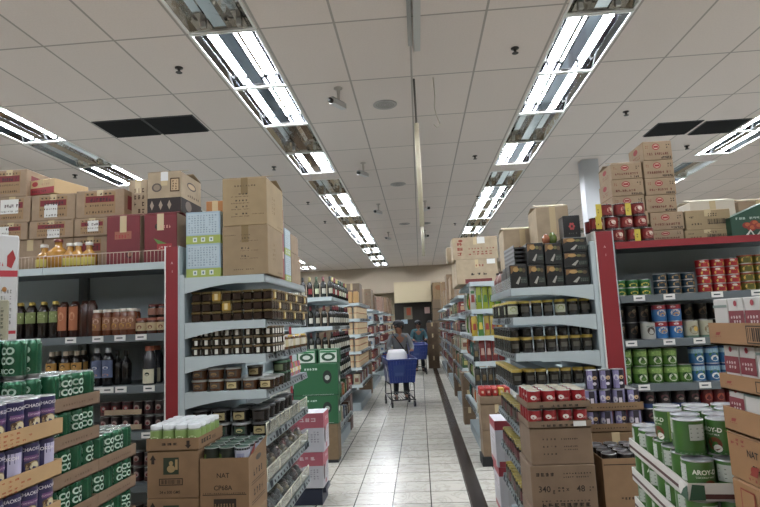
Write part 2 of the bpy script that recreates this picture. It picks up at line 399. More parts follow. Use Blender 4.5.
r = MB(); q = [(.19, 6.0, 4.3), (.2, 6.02, 4.1), (.185, 6.0, 3.95), (.21, 6.01, 3.85), (.24, 6.02, 3.76), (.2, 6.0, 3.72), (.17, 6.0, 3.76)]
r.tube([(at(434,80,6.0).x + (x-.2), y, z) for x, y, z in q], .006, M('#c8c0ae', .5), 5)
put('hanging_wire', r.mesh('hanging_wire'), None, (0,0,0), 0, 'thin curled white wire dangling from the ceiling right of the pole', 'wire')

# ------------------------------------------------------------------ shelving
def plank(mb, side, xs, xf, y0, y1, z, m, t=.03, lip=.05):
    a, c = sorted((xs, xf)); mb.box(a, y0, z - t, c, y1, z, m)
    e = xf - side*.012; a, c = sorted((e, xf)); mb.box(a, y0, z - lip, c, y1, z, m)
def bracket_mesh(side, xs, xf, y0, z, m, th=.008, deep=.10, thin=.05):
    """shelf end bracket: deep at the upright, thin at the front, curved under edge"""
    b = MB(); n = 10; top = []; bot = []
    for i in range(n + 1):
        t = i / n; x = xs + (xf - xs) * t
        k = thin + (deep - thin) * max(0, 1 - t / .62) ** 1.6
        top.append((x, z - .0005)); bot.append((x, z - k))
    v = [(x, y, zz) for y in (y0, y0 + th) for x, zz in top + bot]; N = 2*(n+1); f = []
    for i in range(n):
        f += [(i, i+1, n+2+i, n+1+i), (N+i+1, N+i, N+n+1+i, N+n+2+i), (i+1, i, N+i, N+i+1), (n+1+i, n+2+i, N+n+2+i, N+n+1+i)]
    f += [(0, n+1, N+n+1, N), (n, N+n, N+2*n+1, 2*n+1)]
    return b.add(v, f, m).mesh('bracket')
TAGW = M('#cfd6d8', .4); TAGD = M('#39434a', .5)
def aisle_bay(side, xs, xf, y0, y1, zs, label, fences=(), post=True, tags=True, backz=None, group=None, mat=None, postcol=None):
    """a bay of gondola shelving whose shelves look towards the aisle; side = +1 faces +x, -1 faces -x"""
    mat = mat or SHELF; root = bpy.data.objects.new('shelving_unit', None); COL.objects.link(root); root.location = (xs, y0, 0)
    root['label'] = label; root['category'] = 'shelving'; 
    if group: root['group'] = group
    top = backz or max(zs) + .02
    def ch(n, mb, par=root):
        o = put(n, mb.mesh(n) if isinstance(mb, MB) else mb, par)
        if par is root: o.location = (-xs, -y0, 0)
        return o
    b = MB(); a, c = sorted((xs, xs - side*.03)); b.box(a, y0, .0, c, y1, top, M('#7d8b90', .6)); ch('back_panel', b)
    b = MB(); a, c = sorted((xs, xf - side*.04)); b.box(a, y0+.01, 0, c, y1-.01, .14, M('#8b979b', .5)); ch('base', b)
    if post:
        b = MB(); a, c = sorted((xs - side*.002, xs - side*.03)); b.box(a, y0-.012, 0, c, y0+.03, top + .02, postcol or mat); ch('upright', b)
        b = MB(); a, c = sorted((xs - side*.002, xs - side*.03)); b.box(a, y1-.03, 0, c, y1, top + .02, mat); ch('upright', b)
    for k, z in enumerate(zs):
        b = MB(); plank(b, side, xs, xf, y0, y1, z, mat); s = ch('shelf', b)
        ch('bracket', bracket_mesh(side, xs, xf, y0 - .008, z, mat), s); ch('bracket', bracket_mesh(side, xs, xf, y1, z, mat), s)
        b = MB(); n = int((y1 - y0) / .075)
        e0 = xf + side*.001; e1 = xf + side*.008
        b.add([(e0, y0, z-.001), (e0, y1, z-.001), (e1, y1, z-.045), (e1, y0, z-.045)], [(0,1,2,3), (3,2,1,0)], mat)
        if tags and k > 0:
            for i in range(n):
                ya = y0 + .02 + (y1 - y0 - .04) * i / n; m_ = TAGW if random.random() < .72 else TAGD
                b.add([(e0+side*.002, ya, z-.003), (e0+side*.002, ya+.058, z-.003), (e1+side*.002, ya+.058, z-.04), (e1+side*.002, ya, z-.04)], [(0,1,2,3), (3,2,1,0)], m_)
                b.add([(e0+side*.0045, ya+.012, z-.016), (e0+side*.0045, ya+.04, z-.016), (e1+side*.004, ya+.04, z-.032), (e1+side*.004, ya+.012, z-.032)], [(0,1,2,3), (3,2,1,0)], TAGD)
        ch('price_rail', b, s)
        if k in fences:
            b = MB(); x = xf - side*.006; cl = M('#c8c7b4', .25, alpha=.45)
            b.box(min(x, x-side*.003), y0, z, max(x, x-side*.003), y1, z+.075, cl)
            b.tube([(x, y0, z+.078), (x, y1, z+.078)], .004, M('#d5d2bd', .3), 6)
            for i in range(5): yy = y0 + (y1-y0)*i/4; b.tube([(x, yy, z), (x, yy, z+.078)], .003, M('#d5d2bd', .3), 5)
            ch('fence', b, s)
    return root
AL_S, AL_F, AL0, AL1 = -1.45, -.945, 3.40, 4.60
AL_Z = [1.94, 1.66, 1.452, 1.238, .962, .70, .43]
aisle_bay(1, AL_S, AL_F, AL0, AL1, AL_Z, 'pale steel aisle shelving bay left of the aisle, nearest, full of jars', fences=(4, 5, 6), backz=1.939)
AR_S, AR_F, AR0, AR1 = 1.125, .60, 3.70, 4.70
AR_Z = [1.79, 1.60, 1.37, 1.165, .90, .64, .38]
aisle_bay(-1, AR_S, AR_F, AR0, AR1, AR_Z, 'pale steel aisle shelving bay right of the aisle, nearest, with yellow-lidded jars', fences=(), backz=2.05)
WI_S, WI_F, WI0, WI1 = -1.624, -1.10, 7.05, 8.74
WI_Z = [1.972, 1.60, 1.262, .946, .63, .303]
aisle_bay(1, WI_S, WI_F, WI0, WI1, WI_Z, 'pale steel shelving bay left of the aisle stocked with dark wine bottles', postcol=POSTRED, backz=1.971)
CH_S, CH_F, CH0, CH1 = 1.0, .62, 6.8, 8.6
CH_Z = [2.05, 1.72, 1.40, 1.10, .82, .5]
aisle_bay(-1, CH_S, CH_F, CH0, CH1, CH_Z, 'pale steel shelving bay right of the aisle holding snack bags', backz=2.049)
CU_S, CU_F, CU0, CU1 = -1.52, -1.14, 10.7, 12.9
CU_Z = [2.02, 1.72, 1.42, 1.10, .80, .48]
aisle_bay(1, CU_S, CU_F, CU0, CU1, CU_Z, 'pale steel shelving bay left of the shopping cart stacked with cream tubs', backz=2.019)

def cross_unit(x0, x1, yf, yb, zs, label, red_left=False, red_right=False, guard=False, header=False, tagsx=()):
    root = bpy.data.objects.new('shelving_unit', None); COL.objects.link(root); root.location = (x0, yf, 0)
    root['label'] = label; root['category'] = 'shelving'
    def ch(n, mb, par=root):
        o = put(n, mb.mesh(n), par)
        if par is root: o.location = (-x0, -yf, 0)
        return o
    top = zs[0] + .0
    b = MB(); b.box(x0, yb, 0, x1, yb+.03, top, PANEL); ch('back_panel', b)
    b = MB(); b.box(x0, yf+.06, 0, x1, yb, .14, SHELFD); ch('base', b)
    for xx in (x0, x1 - .03):
        b = MB(); b.box(xx, yb-.03, 0, xx+.03, yb, top, SHELFD); ch('upright', b)
    for k, z in enumerate(zs):
        b = MB(); m = SHELFD if k else SHELF
        b.box(x0, yf, z-.028, x1, yb, z, SHELFD if k else SHELFD); b.box(x0, yf-.01, z-.045, x1, yf, z, m if not header else (POSTRED if k == 0 else m)); s = ch('shelf', b)
        if k:
            tg = tagsx[k-1] if k-1 < len(tagsx) else ()
            for x in tg:
                if x0 < x < x1 - .04: b = MB(); b.box(x-.035, yf-.014, z-.036, x+.035, yf-.0105, z-.001, WHITE); b.box(x-.022, yf-.0148, z-.022, x+.018, yf-.014, z-.014, TAGD); ch('price_tag', b, s)
        if k == 0 and guard:
            b = MB(); gmm = M('#b9a391', .5); n = int((x1-x0)/.024)
            b.tube([(x0, yf, z+.075), (x1, yf, z+.075)], .003, gmm, 5)
            for i in range(n+1): x = x0 + (x1-x0)*i/n; b.tube([(x, yf, z), (x, yf, z+.075)], .0018, gmm, 4)
            ch('wire_guard', b, s)
    return root
def red_post(x0, x1, yf, yb, z, label, capz=None):
    b = MB(); b.box(x0, yf, 0, x1, yb, z, POSTRED); o = put('end_post', b.mesh('end_post'), None, (0,0,0), 0, label, 'post')
    b = MB(); b.box(x0-.008, yf-.004, 0, x0, yb, z+.004, WHITE); put('edge_trim', b.mesh('edge_trim'), o)
    b = MB(); b.box(x1, yf-.004, 0, x1+.006, yb, z+.004, SHELF); put('edge_trim', b.mesh('edge_trim'), o)
    b = MB(); bx = faces(b, x0, yf, 0, x1, yb, z)['F']
    w = M('#d8a7a4', .4); bx.text('A', .5, .952, .010, w); bx.text('1', .5, .927, .010, w)
    put('lettering', b.mesh('lettering'), o)
    return o
LX = at(43, 290, 3.4).x
LZ = [2.05, 1.605, 1.292, 1.015, .71, .40]
tx = lambda us, v, Y: [at(u, v, Y).x for u in us]
tgL = (tx((16, 72, 99, 121, 142, 160), 335, 3.4), tx((52, 98, 109, 122, 150), 385, 3.4), tx((148, 160, 125), 430, 3.4), (), ())
cross_unit(LX, -1.575, 3.4, 3.86, LZ, 'dark cross shelving unit left, beside the red post, with sauce bottles and jars', guard=True, tagsx=tgL)
cross_unit(-3.6, LX-.004, 3.4, 3.86, LZ, 'dark cross shelving unit at the far left, beside the first cross unit', guard=True, tagsx=tgL)
red_post(-1.566, -1.487, 3.385, 3.86, 2.14, 'tall red shelving end post left of the aisle')
RZ = [2.055, 1.705, 1.422, 1.148, .88, .60, .3]
tgR = (tx((638, 668, 716, 756), 293, 3.7), tx((630, 668, 698, 735), 337, 3.7), tx((643, 704), 383, 3.7), (), (), ())
cross_unit(1.285, 2.55, 3.7, 4.16, RZ, 'dark cross shelving unit right, beside the red post, with tins', header=True, tagsx=tgR)
red_post(1.165, 1.27, 3.685, 4.16, 2.13, 'tall red shelving end post right of the aisle')
# white column behind the right cartons
b = MB(); cxx = at(586, 200, 9.8).x; b.box(cxx, 9.8, 0, cxx+.27, 10.07, CEIL, M('#c9cdd2', .5)); struct('column', b)
# ------------------------------------------------------------------ makes of goods
def gm(h, rough=.35): return M(h, rough)
TIN = M('#a8aaab', .28, .85); GLASSY = lambda h: M(h, .22, 0, 0, 30, None, 0, .2)
def can_mesh(r, h, base, bands=(), patches=(), ovals=(), texts=(), n=18, rim=.003, neck=False):
    b = MB()
    if neck:                                                      # drinks can: drawn in at the foot and the neck
        b.lathe([(r*.74, 0), (r*.78, .004), (r*.98, .012)], TIN, n, capt=False); b.lathe([(r*.98, .012), (r*.998, .016), (r*.998, h - .017), (r*.95, h - .011), (r*.86, h - .004)], base, n, capb=False, capt=False)
        b.lathe([(r*.86, h - .004), (r*.88, h), (r*.84, h)], TIN, n, capb=False, capt=False)
    else:
        b.lathe([(r*.95, 0), (r, .003), (r, rim), (r, rim + .0005)], TIN, n, capt=False)
        b.lathe([(r*.992, rim), (r*.992, h - rim)], base, n, capb=False, capt=False)
        b.lathe([(r, h - rim), (r, h), (r*.93, h)], TIN, n, capb=False, capt=False)
    for z0, z1, m in bands: b.patch(r, -PI, PI, h*z0, h*z1, m, .0002, 18)
    for a, w, z0, z1, m in patches: b.patch(r, a - w/2, a + w/2, h*z0, h*z1, m, .0006)
    for a, z, w, hh, m in ovals: b.oval(r, a, z*h, w, hh*h, m)
    for t in texts: b.textcyl(t[0], t[1], r, t[2], t[3]*h, t[4], **(t[5] if len(t) > 5 else {}))
    return b.mesh('can')
def lid_mesh(r, h, m=TIN, tab=False, n=18, ring=True):
    b = MB(); b.lathe([(r*.93, h), (r*.93, h - .003), (r*.87, h - .0035)] if ring else [(r, h-.006), (r, h+.002)], m, n, capb=False)
    if tab: b.box(-r*.12, -r*.5, h-.0034, r*.12, r*.1, h-.001, m)
    return b.mesh('lid')
def rot_mesh(me, a):
    me.transform(Matrix.Rotation(a, 4, 'Z')); return me
def can_kind(name, r, h, base, tab=False, lidm=TIN, cat='can', **k):
    rot = k.pop('rot', 0); return Kind(name, cat, rot_mesh(can_mesh(r, h, base, **k), rot), (('lid', lid_mesh(r*(.89 if k.get('neck') else 1), h, lidm, tab)),))
def jar_kind(name, r, h, body, lidm, label=None, lidh=.016, shoulder=.9, labz=(.2, .7), lw=2.4, extra=(), cat='jar', neck=.85, n=12, rot=0):
    b = MB(); b.lathe([(r*.9, 0), (r, .006), (r, h*shoulder-.01), (r*neck, h*shoulder+.004), (r*neck, h - lidh)], body, n, capt=False); me = rot_mesh(b.mesh('jar'), rot)
    l = MB(); l.lathe([(r*neck*1.08, h - lidh), (r*neck*1.1, h-.002), (r*neck*1.0, h)], lidm, n); parts = [('lid', l.mesh('lid'))]
    if label:
        l = MB(); l.patch(r, -lw/2, lw/2, h*labz[0], h*labz[1], label, .0008)
        for a, z, w, hh, m in extra: l.oval(r, a, z*h, w, hh*h, m, .0014)
        parts.append(('label', rot_mesh(l.mesh('label'), rot)))
    return Kind(name, cat, me, parts)
def bottle_kind(name, r, h, body, capm, label=None, labz=(.12, .5), lw=2.6, shoulder=.62, neckr=.32, caph=.03, extra=(), cat='bottle', n=12, rot=0, prof=None):
    b = MB(); P = prof or [(r*.88, 0), (r, .006), (r, h*shoulder), (r*.8, h*(shoulder+.08)), (r*neckr, h*(shoulder+.2)), (r*neckr, h-caph)]
    b.lathe(P, body, n, capt=False); me = rot_mesh(b.mesh(name), rot)
    c = MB(); cr = P[-1][0]*1.18; c.lathe([(cr, h-caph), (cr, h-.002), (cr*.9, h)], capm, n); parts = [('cap', c.mesh('cap'))]
    if label:
        l = MB(); l.patch(r, -lw/2, lw/2, h*labz[0], h*labz[1], label, .0008)
        for a, z, w, hh, m in extra: l.oval(r, a, z*h, w, hh*h, m, .0014)
        parts.append(('label', rot_mesh(l.mesh('label'), rot)))
    return Kind(name, cat, me, parts)
def tub_kind(name, r, h, body, lidm, label, mark=None, n=14, rot=0):
    b = MB(); b.lathe([(r*.86, 0), (r*.96, h*.85)], body, n, capt=False); me = b.mesh('tub')
    l = MB(); l.lathe([(r, h*.84), (r, h*.95), (r*.9, h)], lidm, n)
    p = MB(); p.patch(r*.95, -.62, .62, h*.2, h*.72, label, .0012)
    if mark: p.oval(r*.95, 0, h*.45, r*.7, h*.3, mark, .002)
    return Kind(name, 'tub', me, (('lid', l.mesh('lid')), ('label', rot_mesh(p.mesh('label'), rot))))
def sachet_mesh(w, d, h, m, deco=None):
    """pillow bag standing up, crimped at top and bottom"""
    b = MB(); n = 8; rows = [(0, .0), (.03, .01), (.08, .6), (.3, 1), (.55, .95), (.85, .6), (.95, .02), (1, 0)]; v = []; f = []
    for z, k in rows:
        for i in range(n):
            a = 2*PI*i/n; v.append((w/2*math.copysign(abs(math.cos(a))**.5, math.cos(a))*(1-.06*k), d/2*max(k, .03)*math.sin(a), z*h))
    for j in range(len(rows)-1):
        for i in range(n): q = (i+1) % n; f.append((j*n+i, j*n+q, (j+1)*n+q, (j+1)*n+i))
    b.add(v, f, m, True)
    if deco: deco(b, w, d, h)
    return b.mesh('bag')

# ------------------------------------------------------------------ goods on the left aisle bay
SMALLJ = jar_kind('spice_jar', .0285, .056, GLASSY('#2a1a12'), M('#8a7446', .35, .5), None, .012)
def boxjar(body, lidm, label, w=.054, h=.062, labm=None):
    b = MB(); rounded_box(b, -w/2, -w/2, 0, w/2, w/2, h - .012, body, .006)
    l = MB(); rounded_box(l, -w/2-.001, -w/2-.001, h-.012, w/2+.001, w/2+.001, h, lidm, .003)
    parts = [('lid', l.mesh('lid'))]
    if label:
        p = MB(); p.box(-w*.18, -w/2-.0012, .008, w*.18, -w/2+.0002, h-.016, label); parts.append(('label', p.mesh('label'))); p = MB(); p.box(w/2-.0002, -w*.3, .008, w/2+.0012, w*.3, h-.016, label); parts.append(('label', p.mesh('label')))
    return Kind('sauce_jar', 'jar', b.mesh('sauce_jar'), parts)
J1 = boxjar(GLASSY('#2c1b12'), M('#7d6a3c', .3, .4), None, .056, .062)
J1Y = boxjar(GLASSY('#c29a38'), M('#a08a4c', .3, .4), M('#e2d2a0'), .056, .062)
J2 = boxjar(GLASSY('#231a14'), M('#6d5a3a', .4), M('#dfdcd2'), .054, .055)
def shelf_grid(kinds, desc, where, X0, dx, nx, Y0, dy, ny, z, dz, layers, yjit=0, skip=None, group=None, side=1, alt=None, rz=0):
    """goods on an aisle bay seen from its end: the whole end row and the whole aisle-side row, stacked"""
    ln = ['bottom layer', 'second layer', 'third layer', 'fourth layer', 'fifth layer', 'sixth layer']; lays = layers if isinstance(layers, int) else max(layers)
    for j in range(ny):
        for i in range(nx):
            if j > 0 and i < nx - 1 - (1 if j < 2 else 0): continue
            L = layers if isinstance(layers, int) else layers[j % len(layers)] if j else layers[0]
            for k in range(L):
                if skip and skip(i, j, k): continue
                kd, dn = kinds, desc
                if alt:
                    a = alt(i, j, k)
                    if a: kd, dn = a
                x = X0 + side*dx*i + random.uniform(-1, 1)*yjit; y = Y0 + dy*j + random.uniform(-1, 1)*yjit
                if j == 0: pos = '%s from the spine' % ORD[i] if i < nx-1 else 'at the aisle corner'
                elif i == nx - 1: pos = '%s along the aisle edge' % ORD[j]
                else: pos = '%s along, second file' % ORD[j]
                lay = '' if L == 1 else ' ' + ln[k].replace(' layer', '') + ' layer,'
                kd.place((x, y, z + .0008 + dz*k), '%s %s,%s %s' % (dn, pos, lay, where), group or ('%s on the %s' % (kd.name.replace('_', ' ') + 's', where)), rz)
shelf_grid(J1, 'brown gold-lidded jar', 'second left aisle shelf', AL_S+.055, .0655, 8, 3.46, .062, 18, AL_Z[1], .063, 3, .002,
           alt=lambda i, j, k: (J1Y, 'yellow-labelled jar') if (j == 0 and (i, k) in ((2, 2), (3, 1))) or (j > 0 and (j*3+k) % 5 == 0) else None)
shelf_grid(J2, 'white-labelled dark jar', 'third left aisle shelf', AL_S+.055, .0655, 8, 3.46, .062, 5, AL_Z[2], .056, 3, .002)
JY = jar_kind('condiment_jar', .032, .10, GLASSY('#5b4a2a'), M('#c9a52c', .35), M('#d8d2c0'), rot=PI/3)
JT = jar_kind('condiment_jar', .032, .10, GLASSY('#6b3d22'), M('#b0b0ac', .35, .5), M('#c0b48c'), rot=PI/3)
shelf_grid(JY, 'yellow-lidded jar', 'third left aisle shelf, far half', AL_S+.36, .07, 3, 3.80, .072, 11, AL_Z[2], .1, 1, .003, alt=lambda i, j, k: (JT, 'steel-lidded jar') if j % 3 == 1 else None)
T1 = tub_kind('pickle_tub', .052, .068, GLASSY('#3a2a1e'), M('#8f918c', .3), M('#c4b07c'), M('#7a6a3a'))
T1B = tub_kind('pickle_tub', .052, .068, GLASSY('#5d3a22'), M('#a2a49e', .3), M('#4a3a2c'), M('#8d6a3a'))
T1G = tub_kind('pickle_tub', .05, .075, GLASSY('#33362e'), M('#2b5a3c', .35), M('#6c7a56'), None)
def t1alt(i, j, k):
    if j > 0 and j >= 3: return (T1G, 'green-lidded dark tub')
    return None if (i + k) % 2 == 0 and i > 1 else (T1B, 'clear tub of brown pickles')
shelf_grid(T1, 'cream-labelled tub', 'fourth left aisle shelf', AL_S+.07, .106, 5, 3.46, .108, 5, AL_Z[3], .07, [2, 2, 1], .002, alt=t1alt, skip=lambda i, j, k: (i == 4 and k == 1 and j < 2) or (j == 0 and i == 3 and k == 1))
PK = [sachet_mesh(.07, .03, .10, M(c, .3), lambda b, w, d, h, q=q: b.box(-w*.3, -d/2-.002, h*.3, w*.3, -d/2+.001, h*.6, M(q, .4))) for c, q in (('#7d3f86', '#e0c040'), ('#c83a30', '#f0f0e8'), ('#5c9a4a', '#e8e0b0'), ('#d06a8a', '#f2f2f2'), ('#d8812c', '#fdf2d0'))]
for j in range(12):
    nm = ['purple', 'red', 'green', 'pink', 'orange'][j % 5]
    Kind('seasoning_packet', 'packet', PK[j % 5]).place((AL_F-.05, 3.98+.048*j, AL_Z[3]+.001), '%s upright packet, %s along the front edge, fourth left aisle shelf' % (nm, ORD[j]), 'packets on the fourth left aisle shelf', rz=PI/2-.2)
T2 = tub_kind('sauce_tub', .06, .082, GLASSY('#161413'), M('#2f2f30', .3), M('#a89a6c'), M('#5a5034'))
T2W = tub_kind('sauce_tub', .06, .082, GLASSY('#1b1a18'), M('#8f9292', .3), M('#1f3a2a'), M('#b0a878'))
T2B = tub_kind('sauce_tub', .06, .082, GLASSY('#181514'), M('#262626', .3), M('#2a2522'), None)
shelf_grid(T2, 'black tub with tan label', 'fifth left aisle shelf', AL_S+.08, .122, 4, 3.47, .125, 8, AL_Z[4], .085, 2, .003,
           alt=lambda i, j, k: (T2W, 'grey-lidded tub') if (j == 0 and k == 0 and i in (1, 2)) or (j + k) % 3 == 1 and j else ((T2B, 'plain black tub') if (i + k) % 3 == 1 else None), skip=lambda i, j, k: k == 1 and j > 5)
shelf_grid(T2B, 'plain black tub', 'sixth left aisle shelf', AL_S+.08, .122, 3, 3.5, .125, 1, AL_Z[5], .085, 2, .003, alt=lambda i, j, k: (T2W, 'grey-lidded tub') if (i+k) % 2 else None)
# vegetable bags and trays on the lower shelves
def veg(colors, seed):
    rnd = random.Random(seed); b = MB()
    for i in range(16):
        c = M(rnd.choice(colors), .4); x, y, z = rnd.uniform(-.045, .045), rnd.uniform(-.045, .045), rnd.uniform(.0, .07)
        r = rnd.uniform(.016, .03); b.lathe([(r*.5, z), (r, z+r*.6), (r*.9, z+r*1.2), (r*.3, z+r*1.7)], c, 7, x, y)
    b.add([(-.06,-.05,.0),(.06,-.05,.0),(.06,.05,.0),(-.06,.05,.0)], [(0,1,2,3)], M('#c9cfcf', .2))
    me = b.mesh('produce_bag')
    w = MB(); w.lathe([(.068, 0), (.076, .03), (.07, .08), (.03, .115), (.045, .14)], M('#aeb6b4', .12, alpha=.2), 12, capt=False)
    return Kind('produce_bag', 'bag', me, (('clear_wrap', w.mesh('clear_wrap')),))
VG = [(veg(['#26471f', '#3c5c2e', '#7a4a20'], 1), 'bag of green vegetables and carrots'), (veg(['#4c1c16', '#3a1410', '#6a5638'], 2), 'bag of dark red dried peppers'), (veg(['#3c3022', '#4e4030', '#7c7050'], 3), 'bag of brown dried mushrooms'), (veg(['#1d1a18', '#2c2622', '#4a3c30'], 4), 'bag of black dried fungus'), (veg(['#5a2c22', '#7c7058', '#7a6228'], 5), 'bag of mixed dried snacks')]
for s, (zi, order) in enumerate([(5, (0, 2, 1, 4, 1, 2, 4)), (6, (4, 3, 3, 2, 3, 1, 3))]):
    for j, q in enumerate(order):
        for i in range(2):
            k, d = VG[q if i == 0 else (q + 1) % 5]
            k.place((AL_F - .10 - .17*i, 3.5 + .165*j, AL_Z[zi]+.001), '%s, %s along the %s, %s left aisle shelf' % (d, ORD[j], ['aisle edge', 'second file back'][i], ['sixth', 'seventh'][s]), 'produce bags on the lower left aisle shelves', rz=random.uniform(0, 3))

# ------------------------------------------------------------------ left cross unit goods
YL = 3.47
def row_at(kind, us, v, Y, z, descf, group, rz=0, back=0):
    for i, u in enumerate(us):
        x = at(u, v, Y).x; kind.place((x, Y + (.0 if not back else back), z + .0008), descf % ORD[i] if '%s' in descf else descf, group, rz)
SOY = bottle_kind('soy_sauce_bottle', .034, .235, GLASSY('#1c120e'), M('#b9a03a', .4), M('#7d8a50', .5), (.42, .72), extra=((0, .6, .055, .12, M('#c9d0a0')),), shoulder=.74, neckr=.42)
row_at(SOY, (20, 31.5, 43.5, 55), 320, YL, LZ[1], '%s dark soy bottle from the left with olive label, upper left cross shelf', 'yellow-capped soy sauce bottles')
row_at(SOY, (21, 32.5, 44.5, 56), 320, YL+.085, LZ[1], '%s dark soy bottle of the row behind, upper left cross shelf', 'soy sauce bottles in the row behind')
AMB = bottle_kind('vinegar_bottle', .036, .215, GLASSY('#3a1c12'), M('#5c5138', .4), M('#a8623c', .5), (.2, .9), 1.9, extra=((0, .62, .035, .25, M('#c8906a')),), shoulder=.86, neckr=.5, caph=.02)
row_at(AMB, (64, 75), 320, YL, LZ[1], '%s orange-labelled vinegar bottle from the left, upper left cross shelf', 'orange-labelled vinegar bottles')
AMB2 = bottle_kind('vinegar_bottle', .034, .215, GLASSY('#3a1c12'), M('#5c5138', .4), None, shoulder=.86, neckr=.5, caph=.02)
row_at(AMB2, (85, 92), 320, YL, LZ[1], '%s plain amber vinegar bottle beside the orange-labelled ones, upper left cross shelf', 'plain amber vinegar bottles')
NUT = jar_kind('peanut_sauce_jar', .033, .165, GLASSY('#6e3a20'), M('#cfc8ba', .4), M('#8a5a3a'), extra=((-.3, .35, .04, .2, M('#c89a3a')), (.2, .55, .035, .2, M('#caa890'))), neck=.8, shoulder=.86, lidh=.018)
row_at(NUT, (97.5, 108, 117.5, 125, 132), 320, YL, LZ[1], '%s pale-capped peanut sauce jar from the left, upper left cross shelf', 'peanut sauce jars')
row_at(NUT, (95, 103, 113, 121.5, 129, 135.5), 320, YL+.08, LZ[1], '%s pale-capped peanut sauce jar of the row behind, upper left cross shelf', 'peanut sauce jars behind')
BRN = jar_kind('bean_paste_jar', .036, .10, GLASSY('#4a2416'), M('#8c4a34', .4), M('#b8a27c'), extra=((0, .42, .03, .25, M('#7a4a2c')),), shoulder=.86)
row_at(BRN, (142, 152.5, 163), 320, YL, LZ[1], '%s brown-lidded bean paste jar from the left, upper left cross shelf', 'bean paste jars')
BRD = jar_kind('chilli_oil_jar', .033, .085, GLASSY('#1c100e'), M('#6a2a24', .4), M('#8a5c4a'), shoulder=.86)
for i, u in enumerate((153.5, 163)): BRD.place((at(u, 320, YL+.03).x, YL+.03, LZ[1]+.101), 'small dark jar stacked on the %s bean paste jar, upper left cross shelf' % ['middle', 'right'][i], 'small dark jars on the bean paste jars')
for i in range(3):
    pass
OYS = bottle_kind('oyster_sauce_bottle', .035, .225, GLASSY('#17100e'), M('#c9b9a4', .4), M('#c09040', .5), (.28, .68), extra=((0, .38, .045, .12, M('#b0552c')), (0, .58, .03, .1, M('#2f2a20'))), shoulder=.7, neckr=.42)
row_at(OYS, (52, 65.5, 77), 372, YL, LZ[2], '%s gold-labelled oyster sauce bottle from the left, middle left cross shelf', 'gold-labelled oyster sauce bottles')
row_at(OYS, (58, 71, 83.5), 372, YL+.08, LZ[2], '%s gold-labelled bottle of the row behind, middle left cross shelf', 'oyster sauce bottles behind')
BLU = bottle_kind('fish_sauce_bottle', .035, .235, GLASSY('#120f12'), M('#c9ccd0', .4), M('#5a6788', .5), (.22, .68), extra=((0, .48, .05, .14, M('#203a70')), (0, .48, .035, .08, M('#c8ccd4')), (0, .29, .04, .07, M('#b08070'))), shoulder=.7, neckr=.42)
row_at(BLU, (97, 108), 372, YL, LZ[2], '%s blue-labelled fish sauce bottle from the left, middle left cross shelf', 'blue-labelled fish sauce bottles')
DRK = bottle_kind('dark_sauce_bottle', .034, .215, GLASSY('#0d0b0b'), M('#1a1a1a', .4), None, shoulder=.6)
row_at(DRK, (117.5, 126), 372, YL+.05, LZ[2], '%s plain black bottle beside the blue-labelled ones, middle left cross shelf', 'plain black bottles')
CHL = bottle_kind('chilli_sauce_bottle', .042, .235, GLASSY('#32343a'), M('#a8583a', .4), M('#cfcab0', .5), (.03, .4), 2.0, extra=((0, .27, .03, .1, M('#1d2a20')),), shoulder=.68, neckr=.6, caph=.028)
CHL.place((at(151, 372, YL).x, YL, LZ[2]), 'orange-capped sauce bottle with cream label alone on middle left cross shelf')if False else CHL.place((at(150, 372, YL).x, YL, LZ[2]+.0008), 'orange-capped sauce bottle with cream label, front one near the red post')
CHL.place((at(156.5, 372, YL+.1).x, YL+.1, LZ[2]+.0008), 'orange-capped sauce bottle standing behind the front one near the red post')
DC = can_kind('dark_can', .033, .085, M('#1d1214', .35), n=12, bands=((.12, .3, M('#3a0f14')),), ovals=((0, .55, .035, .4, M('#9c8480')), (0, .5, .02, .2, M('#6a1a20'))))
RC = can_kind('red_can', .033, .085, M('#3d0c12', .35), n=12, bands=((.75, .9, M('#1a1012')),), ovals=((0, .5, .035, .45, M('#8a2a30')), (.1, .55, .018, .2, M('#a8a09c'))))
def packrow(z, us, names, lay):
    for i, u in enumerate(us):
        for k in range(2):
            kd, nm = ((DC, 'dark'), (RC, 'red'))[(i * 7 // 3 + k) % 2 if u < 138 else 0]
            kd.place((at(u, 400, YL).x, YL, z + .002 + .092*k), '%s can, %s from the left, %s layer, %s' % (nm, ORD[i], ['bottom', 'top'][k], lay), 'canned drinks on the ' + lay)
packrow(LZ[3], (106, 117, 128, 139, 150, 160.5), 0, 'fourth left cross shelf')
packrow(LZ[4], (95, 106, 117, 128, 139, 150, 160), 0, 'fifth left cross shelf')
packrow(LZ[5], (128, 139, 150, 160), 0, 'lowest left cross shelf')
for i, (u, v) in enumerate([(123, 403), (123, 421)]):
    x0 = at(104, v, 3.42).x; x1 = at(141, v, 3.42).x; z = LZ[3] + (.102 if i == 0 else .012)
    b = MB(); b.box(x0, 3.425, z, x1, 3.429, z+.03, CARDL); put('cardboard_strip', b.mesh('cardboard_strip'), None, (0,0,0), 0, 'brown cardboard strip across the %s layer of dark cans' % ['top', 'bottom'][i], 'cardboard')
